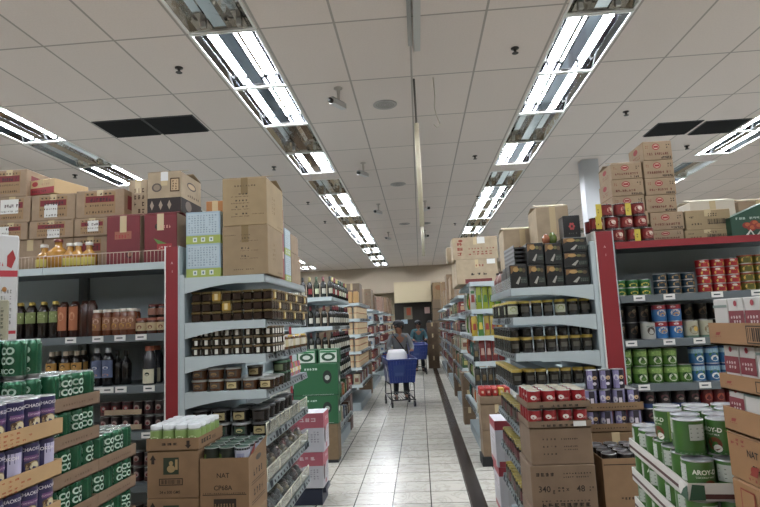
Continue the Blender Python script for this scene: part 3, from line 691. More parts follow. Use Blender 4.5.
# oil bottles behind the wire guard on top
OIL = bottle_kind('cooking_oil_bottle', .05, .17, GLASSY('#a8761c'), M('#dcd8cc', .4), M('#c7b64a'), (.1, .4), shoulder=.5, neckr=.4, caph=.02)
OILB = bottle_kind('cooking_oil_bottle', .068, .20, GLASSY('#b07c22'), M('#6d2a22', .4), None, shoulder=.55, neckr=.35, caph=.02)
for i, (u, k, d) in enumerate([(43, OIL, 'white-capped yellow oil bottle, leftmost behind the wire guard'), (57, OILB, 'large yellow oil jug with red cap behind the wire guard'), (69, OIL, 'white-capped yellow oil bottle right of the large jug'), (77, OIL, 'white-capped yellow oil bottle, second right of the large jug'), (88, OIL, 'white-capped yellow oil bottle nearest the red cartons')]):
    k.place((at(u, 250, YL+.02).x, YL + .035, LZ[0]), d, 'cooking oil bottles behind the wire guard')
# ------------------------------------------------------------------ cartons on the left units
def px(u0, v0, u1, v1, Y, z0=None):
    """x0, z0, x1, z1 of a carton front at distance Y"""
    a, c = at(u0, v1, Y), at(u1, v0, Y); l = at(u0, (v0+v1)/2, Y); r = at(u1, (v0+v1)/2, Y)
    return l.x, (z0 if z0 is not None else at((u0+u1)/2, v1, Y).z), r.x, at((u0+u1)/2, v0, Y).z
NOTE = M('#dcdcd8', .6); DRED = M('#7c1a24', .6); BR = M('#4a3522', .8)
def d_sauce(note=None, seed=0, redside=True):
    rnd = random.Random(seed)
    def f(F_):
        q = F_['F']; q.rect(.18, .12, .82, .92, M('#9c7d58', .8)); q.rect(.2, .55, .8, .78, DRED)
        q.glyphs(.22, .82, .78, .92, 1, 6, INK, rnd=rnd); q.glyphs(.3, .58, .75, .74, 1, 7, M('#3a1216'), rnd=rnd, fill=.8); q.glyphs(.2, .4, .8, .5, 1, 12, BR, rnd=rnd); q.glyphs(.22, .16, .78, .28, 1, 9, BR, rnd=rnd)
        if redside: F_['R'].rect(.15, .3, .8, .8, DRED); 
        if note: q.rect(note[0], note[1], note[2], note[3], NOTE, .002); q.glyphs(note[0]+.03, note[1]+.1, note[2]-.03, note[3]-.08, 3, 8, M('#9a9a98'), rnd=rnd) if False else None
    return f
def stack_on(*a): return a
YT = 3.46
zt = LZ[0] + .001
def C_(u0, v0, u1, v1, Y, z0, depth, label, group, mat=None, deco=None, z1=None, **k):
    x0, za, x1, zb = px(u0, v0, u1, v1, Y, z0)
    return carton(x0, Y, za, x1, Y+depth, z1 or zb, label, group, mat, deco, **k), (z1 or zb)
G1 = 'brown sauce cartons stacked on the left cross unit'
_, a1 = C_(18, 240, 42, 263, YT+.11, zt, .3, 'plain brown carton under the left stack behind the oil bottles', G1)
_, a2 = C_(43, 247, 72.5, 263, YT+.11, zt, .3, 'brown carton under the middle stack behind the oil bottles', G1, z1=a1)
_, a3 = C_(73.5, 247, 107, 263, YT+.11, zt, .3, 'brown carton under the right stack behind the oil jugs', G1, deco=d_sauce(None, 5), z1=a1)
C_(-14, 240, 17, 263, YT+.11, zt, .3, 'brown carton at the bottom left, cut by the photo edge', G1, z1=a1)
y1 = YT+.1
_, b1 = C_(-6, 223, 27, 241, y1, a1+.001, .3, 'brown sauce carton with red side and white note, left, second layer up', G1, deco=d_sauce((.1, .1, .45, .8), 1))
_, b2 = C_(29, 221, 73, 241, y1, a1+.001, .3, 'brown sauce carton with low white note, middle, second layer up', G1, deco=d_sauce((.42, .02, .7, .5), 2), z1=b1)
_, b3 = C_(74, 219, 110, 241, y1, a1+.001, .3, 'brown sauce carton with square white note, beside the red cartons', G1, deco=d_sauce((.38, .25, .68, .85), 3), z1=b1)
_, c1 = C_(-6, 197, 30, 222, y1, b1+.001, .3, 'brown sauce carton with big white note, left, third layer up', G1, deco=d_sauce((.18, .35, .68, .9), 4))
_, c2 = C_(31.5, 197, 75, 220, y1, b1+.001, .3, 'brown sauce carton with taped white note, middle, third layer up', G1, deco=d_sauce((.3, .12, .6, .62), 6), z1=c1)
_, c3 = C_(76, 195, 124, 219, y1, b1+.001, .3, 'brown sauce carton without a note, right, top of its stack', G1, deco=d_sauce(None, 7), z1=c1+.01)
_, d1 = C_(-8, 170, 26.5, 196, y1, c1+.001, .3, 'brown sauce carton on top of the leftmost stack', G1, deco=d_sauce(None, 8))
def d_pizza(F_):
    q = F_['F']; q.rect(0, 0, 1, .45, M('#a12c34', .6)); q.oval(.3, .72, .22, .34, M('#b0343a')); q.glyphs(.55, .6, .95, .8, 1, 5, M('#b88a70')); q.glyphs(.2, .12, .75, .34, 1, 7, M('#5c1418'), fill=.8)
x0, z0, x1, z1 = px(28, 173, 64, 196, y1+.05)
carton(x0+.025, y1+.02, c1+.012, x1, y1+.32, c1+.115, 'cream carton with red lower band leaning beside the top left carton', None, M('#c9ac80', .7), d_pizza, rz=-.22)
RCM = M('#76202a', .55, 0, .08, 10)
def d_redc(seed, green=False):
    def f(F_):
        rnd = random.Random(seed); q = F_['F']
        if not green: q.rect(.25, .52, .75, .68, M('#9c5a44', .6)); q.glyphs(.28, .54, .72, .66, 1, 5, RED, rnd=rnd); q.oval(.7, .2, .22, .16, M('#4a1218')); q.oval(.7, .2, .12, .09, M('#8a5a40'))
        else:
            q.oval(.42, .74, .18, .13, M('#2a1416')); q.glyphs(.5, .7, .85, .8, 1, 4, M('#d09080'), rnd=rnd); q.poly([(.3, .5), (.45, .36), (.75, .36), (.5, .44)], M('#5a8a3a')); q.rect(.4, .26, .85, .38, M('#a02830')); q.glyphs(.45, .28, .85, .36, 1, 5, M('#d8b0a0'), rnd=rnd)
        F_['R'].rect(0, 0, 1, 1, CARD)
    return f
_, r1 = C_(106.5, 216, 140, 250, 3.44, zt, .16, 'dark red carton with tan panel, standing behind the wire guard', 'dark red drinks cartons', RCM, d_redc(1), flaps=True)
_, r2 = C_(144, 215, 177, 250, 3.44, zt, .16, 'dark red carton with green and red printing, next to the red post', 'dark red drinks cartons', RCM, d_redc(2, True), flaps=True, z1=r1)
_, e1 = C_(122, 222, 178, 250, 3.615, zt, .24, 'plain tan carton standing behind the two dark red cartons', None, z1=r1+.02)
_, e2 = C_(129, 180, 147, 212, 3.66, e1+.001, .19, 'tall tan carton with small dark print, left of the black-patterned carton', None, CARDL, lambda F_: F_['F'].glyphs(.3, .15, .95, .85, 4, 3, BR))
def d_black(F_):
    q = F_['F']; q.rect(0, 0, 1, .36, M('#2a201e', .7)); q.oval(.28, .62, .3, .22, M('#5a4e46')); q.oval(.28, .62, .2, .15, M('#8c7c68')); q.rect(.68, .5, .96, .84, BR); q.rect(.71, .53, .93, .81, M('#c0a27a')); q.glyphs(.74, .55, .92, .8, 4, 2, BR); q.rect(.4, .78, .62, 1, M('#dadada', .3), .002)
    for i in range(3): q.poly([(.14+.26*i, .3), (.2+.26*i, .18), (.14+.26*i, .06), (.08+.26*i, .18)], M('#9a8a78'))
    r = F_['R']; r.rect(0, 0, 1, .36, M('#2a201e', .7)); r.oval(.35, .2, .3, .26, M('#6a5c50')); r.oval(.5, .74, .45, .2, M('#4a3a30')); r.oval(.5, .74, .36, .13, M('#c0a27a')); r.glyphs(.3, .45, .9, .55, 1, 6, BR)
_, e3 = C_(147.5, 172, 181, 211, 3.50, e1+.001, .34, 'tan carton with black patterned base and open flaps above the red cartons', None, CARDL, d_black, flaps=True)
_, e4 = C_(206, 190, 224, 213, 3.98, 2.06, .2, 'orange-brown carton with red corner behind the blue and white cartons', None, M('#a8703c', .7), lambda F_: (F_['F'].rect(.2, 0, 1, .35, RED), F_['F'].glyphs(.25, .5, .8, .8, 2, 4, BR)), z1=2.56)
root = bpy.data.objects.new('shelving_unit', None); COL.objects.link(root); root['label'] = 'rear side shelving behind the left cross unit, holding up the orange-brown carton'; root['category'] = 'shelving'
b = MB(); b.box(-1.52, 3.93, 0, -1.49, 4.60, 2.05, PANEL); put('back_panel', b.mesh('back_panel'), root)
for z in (.14, .5, .9, 1.3, 1.7, 2.058): b = MB(); b.box(-2.05, 3.93, z-.03, -1.52 if z < 2 else -1.485, 4.60, z, SHELF); put('shelf', b.mesh('shelf'), root)
def d_blue(F_):
    for k in ('F', 'R'):
        q = F_[k]; q.rect(0, .26, 1, 1, M('#a4bccc', .5)); q.rect(.04, .3, .96, .95, M('#bccdd6', .5)); q.rect(0, 0, 1, .26, M('#a5b552', .5)); q.glyphs(.07, .34, .93, .93, 8, 10, M('#8296a6'), fill=.6)
        for i in range(3): q.rect(.2+.24*i, .06, .32+.24*i, .2, M('#dfe6dc')); q.oval(.26+.24*i, .13, .05, .08, M('#5a7a8a'))
BW = M('#b7c4c8', .5)
Yt = 3.415
x0, _z, x1, z1 = px(181, 244, 220.5, 277, Yt, 1.941)
x0 = AL_S + .003
carton(x0, Yt, 1.942, x1, Yt+.3, z1, 'blue and white lettered carton with lime base, on the shelf top, lower one', 'blue and white lettered cartons', BW, d_blue, tape=False)
_zz = at(200, 212, Yt).z
carton(x0, Yt, z1+.001, x1, Yt+.3, _zz, 'blue and white lettered carton with lime base, stacked upper one', 'blue and white lettered cartons', BW, d_blue, tape=False)
def d_big(lower):
    def f(F_):
        q = F_['F']; rnd = random.Random(3 + lower); ink = M('#4a3a26', .8)
        if not lower:
            q.glyphs(.28, .82, .78, .87, 1, 8, ink, rnd=rnd)
            for i, v in enumerate((.62, .48, .35, .2)): q.glyphs(.3, v+.03, .6, v+.08, 1, 4, INK, rnd=rnd); q.glyphs(.2, v-.02, .62, v+.01, 1, 14, ink, rnd=rnd)
            q.glyphs(.68, .22, .95, .25, 1, 9, ink, rnd=rnd)
        else:
            q.glyphs(.04, .8, .3, .83, 1, 9, ink, rnd=rnd); q.glyphs(.42, .8, .62, .83, 1, 7, ink, rnd=rnd)
            for i, v in enumerate((.7, .5, .34)): q.glyphs(.42, v+.02, .62, v+.08, 1, 3, INK, rnd=rnd); q.glyphs(.4, v-.02, .8, v, 1, 12, ink, rnd=rnd)
            q.glyphs(.25, .1, .7, .13, 1, 10, ink, rnd=rnd)
        F_['R'].glyphs(.3, .3, .5, .7, 4, 2, M('#8a6f48', .8), rnd=rnd); F_['R'].glyphs(.6, .06, .9, .12, 1, 5, M('#7a6240', .8), rnd=rnd)
    return f
x0 = at(222, 250, Yt).x; x1 = at(268, 250, Yt).x; zm = at(245, 225.5, Yt).z; ze = at(245, 178, Yt).z
o = carton(x0+.003, Yt, 1.942, x1, 3.80, zm, 'large tan carton with rows of dark print, lower of the two at the shelf end', 'large tan cartons at the shelf end', M('#a88a5c', .75, 0, .1, 10), d_big(1), tapecol='#8d7752')
o = carton(x0+.006, Yt, zm+.001, x1-.002, 3.84, ze, 'large tan carton with open flaps, upper of the two at the shelf end', 'large tan cartons at the shelf end', M('#b3945f', .75, 0, .1, 10), d_big(0), flaps=True, tapecol='#8d7752')
xa = AL_F - .02
carton(-1.25, 3.87, 1.942, xa, 4.02, 2.47, 'tall dark red carton behind the large tan cartons', None, M('#8a2028', .5), lambda F_: (F_['R'].rect(.1, .7, .9, .85, M('#d8c0b0')), F_['R'].rect(.1, .3, .9, .4, M('#c8a090'))))
carton(-1.25, 4.04, 1.942, xa, 4.22, 2.14, 'blue and white carton beyond the dark red carton, lower one', 'far blue and white cartons', BW, d_blue, tape=False)
carton(-1.25, 4.04, 2.141, xa, 4.22, 2.34, 'blue and white carton beyond the dark red carton, upper one', 'far blue and white cartons', BW, d_blue, tape=False)
carton(-1.25, 4.24, 1.942, xa, 4.56, 2.18, 'brown carton at the far end of the near bay, lower one', 'brown cartons at the far end of the near left bay', CARD)
carton(-1.25, 4.24, 2.181, xa, 4.5, 2.33, 'brown carton at the far end of the near bay, upper one', 'brown cartons at the far end of the near left bay', CARD)

# ------------------------------------------------------------------ left foreground stacks of cans
PUR = M('#35305a', .32, 0, 0, 30, None, 0, .3)
CHA = can_kind('coconut_milk_can', .0305, .110, PUR, tab=False, n=20, bands=((.62, .93, M('#2f2a54', .35)),), rot=PI/2 - .35,
    patches=((0, 1.5, .56, .68, M('#6a4474', .4)), (PI*.75, 1.2, .1, .85, M('#b9b3cf', .4)), (-PI*.75, 1.2, .1, .85, M('#b9b3cf', .4))),
    ovals=((0, .38, .04, .34, M('#9c8258', .5)), (.1, .42, .026, .2, M('#cfc39c', .5)), (-.45, .46, .016, .12, M('#5a4028', .5))),
    texts=(('CHAOKOH', .0125, 0, .83, M('#d6d0d4', .4), {'bold': .02}), ('COCONUT MILK', .0062, 0, .62, M('#e4c9d0', .4)), ('CHAOKOH', .0125, PI, .74, M('#e6dfe0', .4), {'bold': .02})))
Kc = CHA
def d_band(F_):
    for k in ('R',):
        q = F_[k]; i1 = M('#a0481c', .7); q.glyphs(.3, .72, .62, .9, 1, 6, i1); q.glyphs(.2, .45, .72, .62, 1, 10, i1); q.glyphs(.26, .25, .66, .4, 1, 8, i1); q.glyphs(.3, .08, .6, .2, 1, 7, i1)
px_tz = 1.373; YR = M('#c79a56', .7, 0, .1, 10)
tg = 'cardboard trays of purple coconut milk cans'; pitch = .1145
lay = ['top', 'second', 'third', 'fourth', 'fifth', 'sixth']
for L in range(3):
    zb = px_tz - .045 - pitch*L
    tray(-1.345, 1.17, zb, -1.05, 1.605, .045, 'yellow-brown cardboard tray of purple cans, %s in the near left stack' % lay[L], YR, d_band, tg)
    for j in range(6):
        for i in range(4 if L == 0 else 1):
            if L == 0 and i == 3 and j > 3: pass
            Kc.place((-1.086 - .064*i, 1.567 - .064*j, zb + .0045), 'purple coconut milk can, %s from the far end, %s tray, %s' % (ORD[j], lay[L], ['aisle side', 'second file in', 'third file in', 'inner file'][i]), 'purple coconut milk cans in the near left stack', rz=random.uniform(-.4, .4) + (2.3 if (j*2 + L + i) % 4 == 1 else 0))
zb = px_tz - .045 - pitch*2
for k in range(3):
    h = (zb - .002) / 3
    carton(-1.345, 1.17, h*k + .001, -1.05, 1.605, h*(k+1), 'closed brown carton supporting the purple can trays, %s from the floor' % ORD[k], 'cartons under the purple can trays', YR)
GRN = M('#1a6040', .24, .55, 0, 30, None, 0, .5); SIL = M('#b9cdbf', .3, .3)
FOC = can_kind('soda_can', .0325, .121, GRN, neck=True, tab=True, n=20, lidm=M('#c4ccc8', .25, .8), rot=PI/2 - .35,
    texts=tuple((('CO', .029, a, z, SIL, {'bold': .045}) for a in (0, PI) for z in (.72, .48))) + tuple((('RICO', .02, a, .22, SIL, {'bold': .03}) for a in (0, PI))))
FOC2 = can_kind('soda_can', .0325, .121, GRN, neck=True, tab=True, n=20, lidm=M('#c4ccc8', .25, .8), rot=PI/2 + 1.2,
    texts=tuple((('CO', .029, a, z, SIL, {'bold': .045}) for a in (0, PI) for z in (.72, .48))) + tuple((('RICO', .02, a, .22, SIL, {'bold': .03}) for a in (0, PI))))
TBR = M('#8a6a4a', .75, 0, .1, 12)
def d_small(F_): F_['R'].glyphs(.2, .4, .85, .62, 1, 12, M('#5c432c', .8)) 
P2 = .1225; g = 'green soda cans in cardboard trays'
def soda_stack(y0, ztop, levels, name, topfiles, xs=-1.2):
    for L in range(levels):
        zb = ztop - .046 - P2*L
        tray(xs-.402, y0, zb, xs, y0+.27, .046, 'brown cardboard tray of green soda cans, %s of the %s' % (lay[L], name), TBR, d_small, 'cardboard trays of green soda cans')
        for j in range(4):
            for i in range(topfiles if L == 0 else 1):
                k = FOC if (i + j + L) % 3 else FOC2
                k.place((xs - .039 - .0655*i, y0 + .234 - .0665*j, zb + .0045), 'green soda can, %s from far end, file %s, %s tray, %s' % (ORD[j], ['one', 'two', 'three', 'four', 'five', 'six'][i], lay[L], name), g, rz=random.uniform(-.35, .35))
    zb = ztop - .046 - P2*(levels-1); h = (zb - .002) / 3
    for k in range(3): carton(xs-.402, y0, h*k+.001, xs, y0+.27, h*(k+1), 'closed brown carton under the %s, %s from the floor' % (name, ORD[k]), 'cartons under the green soda trays', TBR)
soda_stack(2.052, 1.157, 3, 'farthest soda stack', 6)
soda_stack(1.78, 1.402, 5, 'middle soda stack', 4)
for L in range(2):
    zb = 1.402 - .046 - P2*L
    tray(-1.602, 1.61, zb, -1.2, 1.777, .046, 'brown cardboard tray behind the purple cans, %s of the near soda stack' % lay[L], TBR, d_small, 'cardboard trays of green soda cans')
    for j in range(2 if L == 0 else 1):
        for i in range(5 if L == 0 else 1):
            FOC.place((-1.239 - .0665*i, 1.655 + .067*j + (0 if L == 0 else .08), zb + .0045), 'green soda can, file %s, %s row, %s tray, near soda stack' % (['one', 'two', 'three', 'four', 'five'][i], ['front', 'rear'][j], lay[L]), g, rz=-1.1 + random.uniform(-.3, .3))
for j in range(2):
    for i in range(4):
        FOC.place((-1.24 - .068*i, 1.655 + .067*j, 1.3605 + .1225), 'loose green soda can on top of the near soda stack, file %s, %s row' % (['one', 'two', 'three', 'four'][i], ['front', 'rear'][j]), 'loose green soda cans on top of the near stack', rz=-1.15 + random.uniform(-.2, .2))
zb = 1.402 - .046 - P2
for k in range(3): carton(-1.602, 1.61, zb/3*k + .001, -1.2, 1.777, zb/3*(k+1) - .0005, 'closed brown carton under the near soda stack, %s from the floor' % ORD[k], 'cartons under the near soda stack', TBR)
# ------------------------------------------------------------------ white display box at the far left
def d_white(F_):
    q = F_['F']; q.rect(0, .60, 1, .66, M('#c23040', .5)); q.rect(.0, .06, 1, .09, M('#c23040', .5)); q.poly([(.86, .70), (.92, .68), (.97, .78), (.93, .86), (.86, .80)], M('#b02a2c', .4)); q.glyphs(.5, .7, .84, .76, 1, 8, M('#c24a50', .5)); q.glyphs(.8, .15, .95, .5, 6, 4, M('#8a8a86', .7)); q.oval(.84, .48, .06, .05, M('#a8702c', .5))
def turned(c, w, d, z0, z1, rz, *a, **k):
    """carton yawed by rz whose front right corner stands at c"""
    x = c.x - (w/2*math.cos(rz) + d/2*math.sin(rz)); y = c.y - (w/2*math.sin(rz) - d/2*math.cos(rz))
    return carton(x-w/2, y-d/2, z0, x+w/2, y+d/2, z1, *a, rz=rz, **k)
cw = at(17, 290, 2.75); zw = at(17, 340, 2.75).z
turned(cw, .34, .2, zw, at(12, 236, 2.75).z, .62, 'tall white carton with red stripe and chilli picture at the far left', None, M('#d6d6d6', .5), d_white, tape=False)
for k in range(4): turned(cw, .34, .2, zw/4*k+.001, zw/4*(k+1)-.0005, .62, 'plain brown carton under the white chilli carton, %s from the floor' % ORD[k], 'cartons under the white chilli carton', CARD)
cc = at(8, 320, 2.45); _zz = at(5, 345, 2.45).z
turned(cc, .22, .1, _zz, at(5, 300, 2.45).z, .62, 'cream box with fine printed lines in front of the white chilli carton', None, M('#a9a58c', .6), lambda F_: F_['F'].glyphs(.5, .1, .96, .9, 9, 5, M('#5a5a48')), tape=False)
for k in range(4): turned(cc, .22, .1, _zz/4*k+.001, _zz/4*(k+1)-.0005, .62, 'plain brown carton under the cream box, %s from the floor' % ORD[k], 'cartons under the cream box', CARD)

# ------------------------------------------------------------------ jar carton and tin carton before the left bay
CK = M('#9a7242', .75, 0, .12, 10); BI = M('#2b2118', .8)
def d_jarbox(F_):
    q = F_['F']
    q.rect(.32, .5, .62, .86, M('#26331f', .6)); q.oval(.47, .62, .16, .16, M('#a58a5c')); q.oval(.47, .74, .08, .1, M('#a58a5c')); q.rect(.55, .6, .6, .82, M('#a58a5c'))
    q.rect(.24, .27, .70, .42, M('#3a2a1c', .7)); q.rect(.26, .29, .68, .40, CK); q.barcode(.28, .3, .66, .39, BI, 16)
    q.text('24 x 500 GMS', .45, .13, .085, BI, squeeze=.95)
    for u in (.12,): q.poly([(u-.06, .82), (u, .93), (u+.06, .82)], BI); q.rect(u-.03, .73, u+.03, .82, BI)
    r = F_['R']; r.glyphs(.3, .4, .7, .6, 2, 4, BI)
nx0, nx1, ny0, ny1 = -1.39, -1.128, 2.80, 3.13
zN = 1.022
nb = carton(nx0, ny0, zN-.225, nx1, ny1, zN-.001, 'brown carton reading 24 x 500 GMS, top one, under the tray of green-label jars', 'brown 24 x 500 GMS cartons', CK, d_jarbox, tape=False)
carton(nx0, ny0, zN-.452, nx1, ny1, zN-.227, 'brown carton reading 24 x 500 GMS, second down, cut by the photo bottom', 'brown 24 x 500 GMS cartons', CK, d_jarbox, tape=False)
for k in range(2): h = (zN-.454)/2; carton(nx0, ny0, h*k+.001, nx1, ny1, h*(k+1)-.001, 'brown carton under the 24 x 500 GMS cartons, %s from the floor' % ORD[k], 'cartons under the 24 x 500 GMS cartons', CK)
def d_jtray(F_):
    q = F_['F']; q.glyphs(.3, .45, .62, .7, 1, 3, BI, fill=.8); q.poly([(.74, .45), (.80, .15), (.86, .45)], BI); q.rect(.77, .45, .83, .8, BI)
    F_['R'].glyphs(.1, .4, .5, .85, 1, 4, BI, fill=.8); F_['R'].text('XXX', .6, .5, .4, BI)
tray(nx0-.003, ny0-.003, zN, nx1+.003, ny1+.003, .06, 'brown open tray with black arrows holding green-label jars', CK, d_jtray)
GJ = jar_kind('green_label_jar', .0315, .118, GLASSY('#9aa890'), M('#d2d6d8', .35), M('#84a058', .5), extra=((0, .45, .04, .2, M('#d8e0b8')),), lidh=.02, labz=(.3, .78), lw=5.6, shoulder=.85, neck=.9)
for j in range(5):
    for i in range(4): GJ.place((nx0+.034+.0645*i, ny0+.036+.0645*j, zN+.0045), 'white-capped green-label jar, %s from the left, %s row of the open tray' % (ORD[i], ORD[j]), 'green-label jars in the open tray')
def d_tinbox(F_):
    q = F_['F']; q.text('NAT', .47, .72, .11, BI); q.text('CP68A', .47, .52, .11, BI); q.rect(.05, .40, .95, .412, BI); q.glyphs(.06, .42, .94, .45, 1, 20, BI); q.rect(.28, .16, .74, .34, BI); q.glyphs(.3, .18, .72, .32, 1, 7, CK)
    r = F_['R']
    for i, z in enumerate((.62, .3)): r.glyphs(.25, z, .8, z+.22, 1, 4, BI, fill=.5); r.rect(.12, z-.12, .85, z-.11, BI); r.rect(.12, z-.08, .85, z-.07, BI)
    r.oval(.5, .9, .3, .1, M('#3a2f24'))
cx0, cx1, cy0, cy1 = -1.120, -.876, 2.80, 3.12
zc = .979
tb = MB(); zb = zc - .29; X, Y = (cx1-cx0)/2, (cy1-cy0)/2; t = .004
tb.box(-X, -Y, 0, X, Y, .19, CK)
tb.box(-X, -Y, .19, X, -Y+t, .29, CK); tb.box(-X, Y-t, .19, X, Y, .29, CK); tb.box(-X, -Y+t, .19, -X+t, Y-t, .29, CK); tb.box(X-t, -Y+t, .19, X, Y-t, .29, CK)
tb.add([(X-.001, -Y, .29), (X-.001, Y, .29), (X+.005, Y, .34), (X+.005, -Y+.05, .30)], [(0,1,2,3), (3,2,1,0)], CK)
tb.add([(X+.001, -Y+.02, .295), (X+.001, -Y+.09, .30), (X+.002, -Y+.12, .34), (X+.002, -Y+.1, .335)], [(0,1,2,3), (3,2,1,0)], M('#8a2a20', .5))
f_ = faces(tb, -X, -Y, 0, X, Y, .29); d_tinbox({'F': f_['F'], 'R': f_['R']})
put('open_carton', tb.mesh('open_carton'), None, ((cx0+cx1)/2, (cy0+cy1)/2, zb), 0, 'open brown carton reading NAT CP68A, full of dark green-lidded tins', 'carton')
for k in range(3): h = (zb-.002)/3; carton(cx0, cy0, h*k+.001, cx1, cy1, h*(k+1)-.001, 'brown carton under the NAT carton, %s from the floor' % ORD[k], 'cartons under the NAT carton', CK)
DGL = M('#1b3f2f', .4)
TIN1 = can_kind('fruit_tin', .0375, .145, M('#20281f', .35), lidm=DGL, n=18, bands=((.86, .97, M('#182018')),), ovals=((0, .42, .045, .3, M('#b9a06a')), (.5, .5, .03, .22, M('#e0dcc0'))), patches=((-.9, .8, .3, .8, M('#6c8a3a')),))
TIN2 = can_kind('fruit_tin', .0375, .145, M('#b0b4c4', .4), lidm=DGL, n=18, bands=((.9, .97, M('#182018')),), patches=((0, 1.1, .35, .8, M('#8f93b0')), (0, .7, .45, .5, M('#5f5a88')), (0, .7, .65, .7, M('#5f5a88'))))
for j in range(4):
    for i in range(3): (TIN2 if i == 2 else TIN1).place((cx0+.044+.078*i, cy0+.045+.077*j, zb+.1915), '%s tin with dark green lid, %s row of the open NAT carton' % (['left-hand dark', 'middle dark', 'right-hand pale'][i], ORD[j]), 'dark green-lidded tins')

# ------------------------------------------------------------------ red can trays on the 340 cartons
C4 = M('#86694a', .75, 0, .12, 10)
def d_340(F_):
    q = F_['F']; q.glyphs(.08, .76, .38, .86, 1, 4, BI, fill=.8); q.glyphs(.5, .8, .95, .85, 1, 10, BI); q.glyphs(.5, .72, .9, .77, 1, 12, BI)
    q.text('340', .19, .48, .19, BI); q.text('g', .335, .44, .12, BI); q.text('x', .55, .48, .13, BI); q.text('48', .75, .48, .19, BI); q.glyphs(.4, .42, .52, .54, 2, 2, BI); q.glyphs(.88, .42, .97, .54, 2, 2, BI)
    q.glyphs(.14, .08, .9, .2, 1, 8, BI, fill=.75); q.glyphs(.14, .2, .9, .25, 1, 14, BI)
def d_cards(F_):
    q = F_['F']
    for i, v in enumerate((.68, .48, .28)): q.glyphs(.2, v, .45, v+.1, 1, 4, BI, fill=.45)
    q.glyphs(.5, .68, .78, .75, 1, 8, BI); q.glyphs(.54, .48, .76, .54, 1, 8, BI); q.glyphs(.54, .4, .76, .45, 1, 8, BI)
rx0, rx1, ry0, ry1 = .51, .81, 2.90, 3.20
carton(rx0, ry0, .876, rx1, ry1, 1.05, 'brown carton with small glyph rows under the red can trays', None, C4, d_cards, tape=False)
carton(rx0-.01, ry0-.005, .665, rx1+.0, ry1, .875, 'brown carton printed 340 g x 48 beside the right aisle bay', None, C4, d_340, tape=False)
for k in range(3): carton(rx0-.01, ry0-.005, .2213*k+.001, rx1, ry1, .2213*(k+1)-.001, 'brown carton under the 340 g x 48 carton, %s from the floor' % ORD[k], 'cartons under the 340 g x 48 carton', C4, d_340)
REDC = can_kind('red_can', .0345, .082, M('#941820', .3), lidm=M('#b9b29c', .35, .5), n=16, rot=0, bands=((.0, .1, M('#2a1416', .4)),), patches=((.35, .55, .12, .38, M('#1a1214', .4)),),
    ovals=((-.3, .6, .03, .26, M('#e0d8d0')),), texts=tuple(('ooo', .018, a, .55, M('#dcb8b0', .4)) for a in (.45,)))
for L, z in enumerate((1.0515, 1.145)):
    tray(rx0-.003, ry0-.003, z, rx1+.003, ry1+.003, .034, 'brown cardboard tray of small red cans, %s one' % ['lower', 'upper'][L], C4, lambda F_: (F_['F'].glyphs(.2, .2, .85, .75, 1, 7, BI), F_['F'].rect(.72, .15, .9, .8, NOTE) if 0 else None))
    for j in range(4):
        for i in range(4):
            if L == 0 and j > 0 and i > 0: continue
            REDC.place((rx0+.04+.0735*i, ry0+.04+.0725*j, z+.0045), 'small red can, %s from the left, %s row, %s tray' % (ORD[i], ORD[j], ['lower', 'upper'][L]), 'small red cans in trays', rz=random.uniform(-.3, .3))
b = MB(); b.box(.725, 2.893, 1.058, .785, 2.8965, 1.082, NOTE); b.barcode if 0 else None
put('price_label', b.mesh('price_label'), None, (0,0,0), 0, 'white price label stuck on the lower red can tray', 'label')

# purple and black cans on trays beside the red post, dark tins carton before them
PB = can_kind('coffee_can', .036, .112, M('#262230', .35), n=16, patches=((-.55, .95, .05, .95, M('#8f88b4', .4)), (.9, .5, .1, .9, M('#3a3450'))), ovals=((.3, .6, .03, .2, M('#c9a87a')), (.2, .3, .025, .16, M('#d4cfd8')), (-.5, .6, .03, .3, M('#cfd0d8'))))
PB2 = can_kind('coffee_can', .036, .112, M('#8580a6', .35), n=16, patches=((0, .9, .05, .95, M('#2a2432')), (.0, .5, .3, .6, M('#cfc8d0'))), ovals=((-.8, .5, .03, .3, M('#d4d2dc')),))
TRB = M('#8f6b3c', .75, 0, .1, 10)
qx0, qy0 = .915, 3.36
for L, z in enumerate((.933, 1.048)):
    tray(qx0, qy0, z, qx0+.325, qy0+.235, .045, 'brown tray of purple and black cans, %s one' % ['lower', 'upper'][L], TRB, lambda F_: F_['F'].glyphs(.1, .4, .9, .6, 1, 16, BI), 'trays of purple and black cans')
    for j in range(3 if L else 1):
        for i in range(4): (PB2 if (i+j+L) % 2 else PB).place((qx0+.045+.079*i, qy0+.042+.074*j, z+.0045), '%s can, %s from the left, %s row, %s tray by the right post' % (['black and purple', 'lilac'][(i+j+L) % 2], ORD[i], ORD[j], ['lower', 'upper'][L]), 'purple and black cans in trays')
for i in range(3): PB.place((qx0+.065+.075*i, qy0+.06, 1.048+.0045+.1125), 'loose black and purple can on top of the trays, %s from the left' % ORD[i], 'loose black and purple cans on top')
for k in range(3): carton(qx0, qy0, .310*k+.001, qx0+.31, qy0+.235, .310*(k+1)-.0005, 'brown carton under the purple can trays, %s from the floor' % ORD[k], 'cartons under the purple and black can trays', TRB)
kx0, kx1, ky0, ky1 = .862, 1.12, 2.95, 3.26
z = .885
tb = MB(); X, Y = (kx1-kx0)/2, (ky1-ky0)/2
tb.box(-X, -Y, 0, X, Y, z-.10, CK)
for a in ((-X,-Y,X,-Y+t),(-X,Y-t,X,Y),(-X,-Y+t,-X+t,Y-t),(X-t,-Y+t,X,Y-t)): tb.box(a[0], a[1], z-.10, a[2], a[3], z, CK)
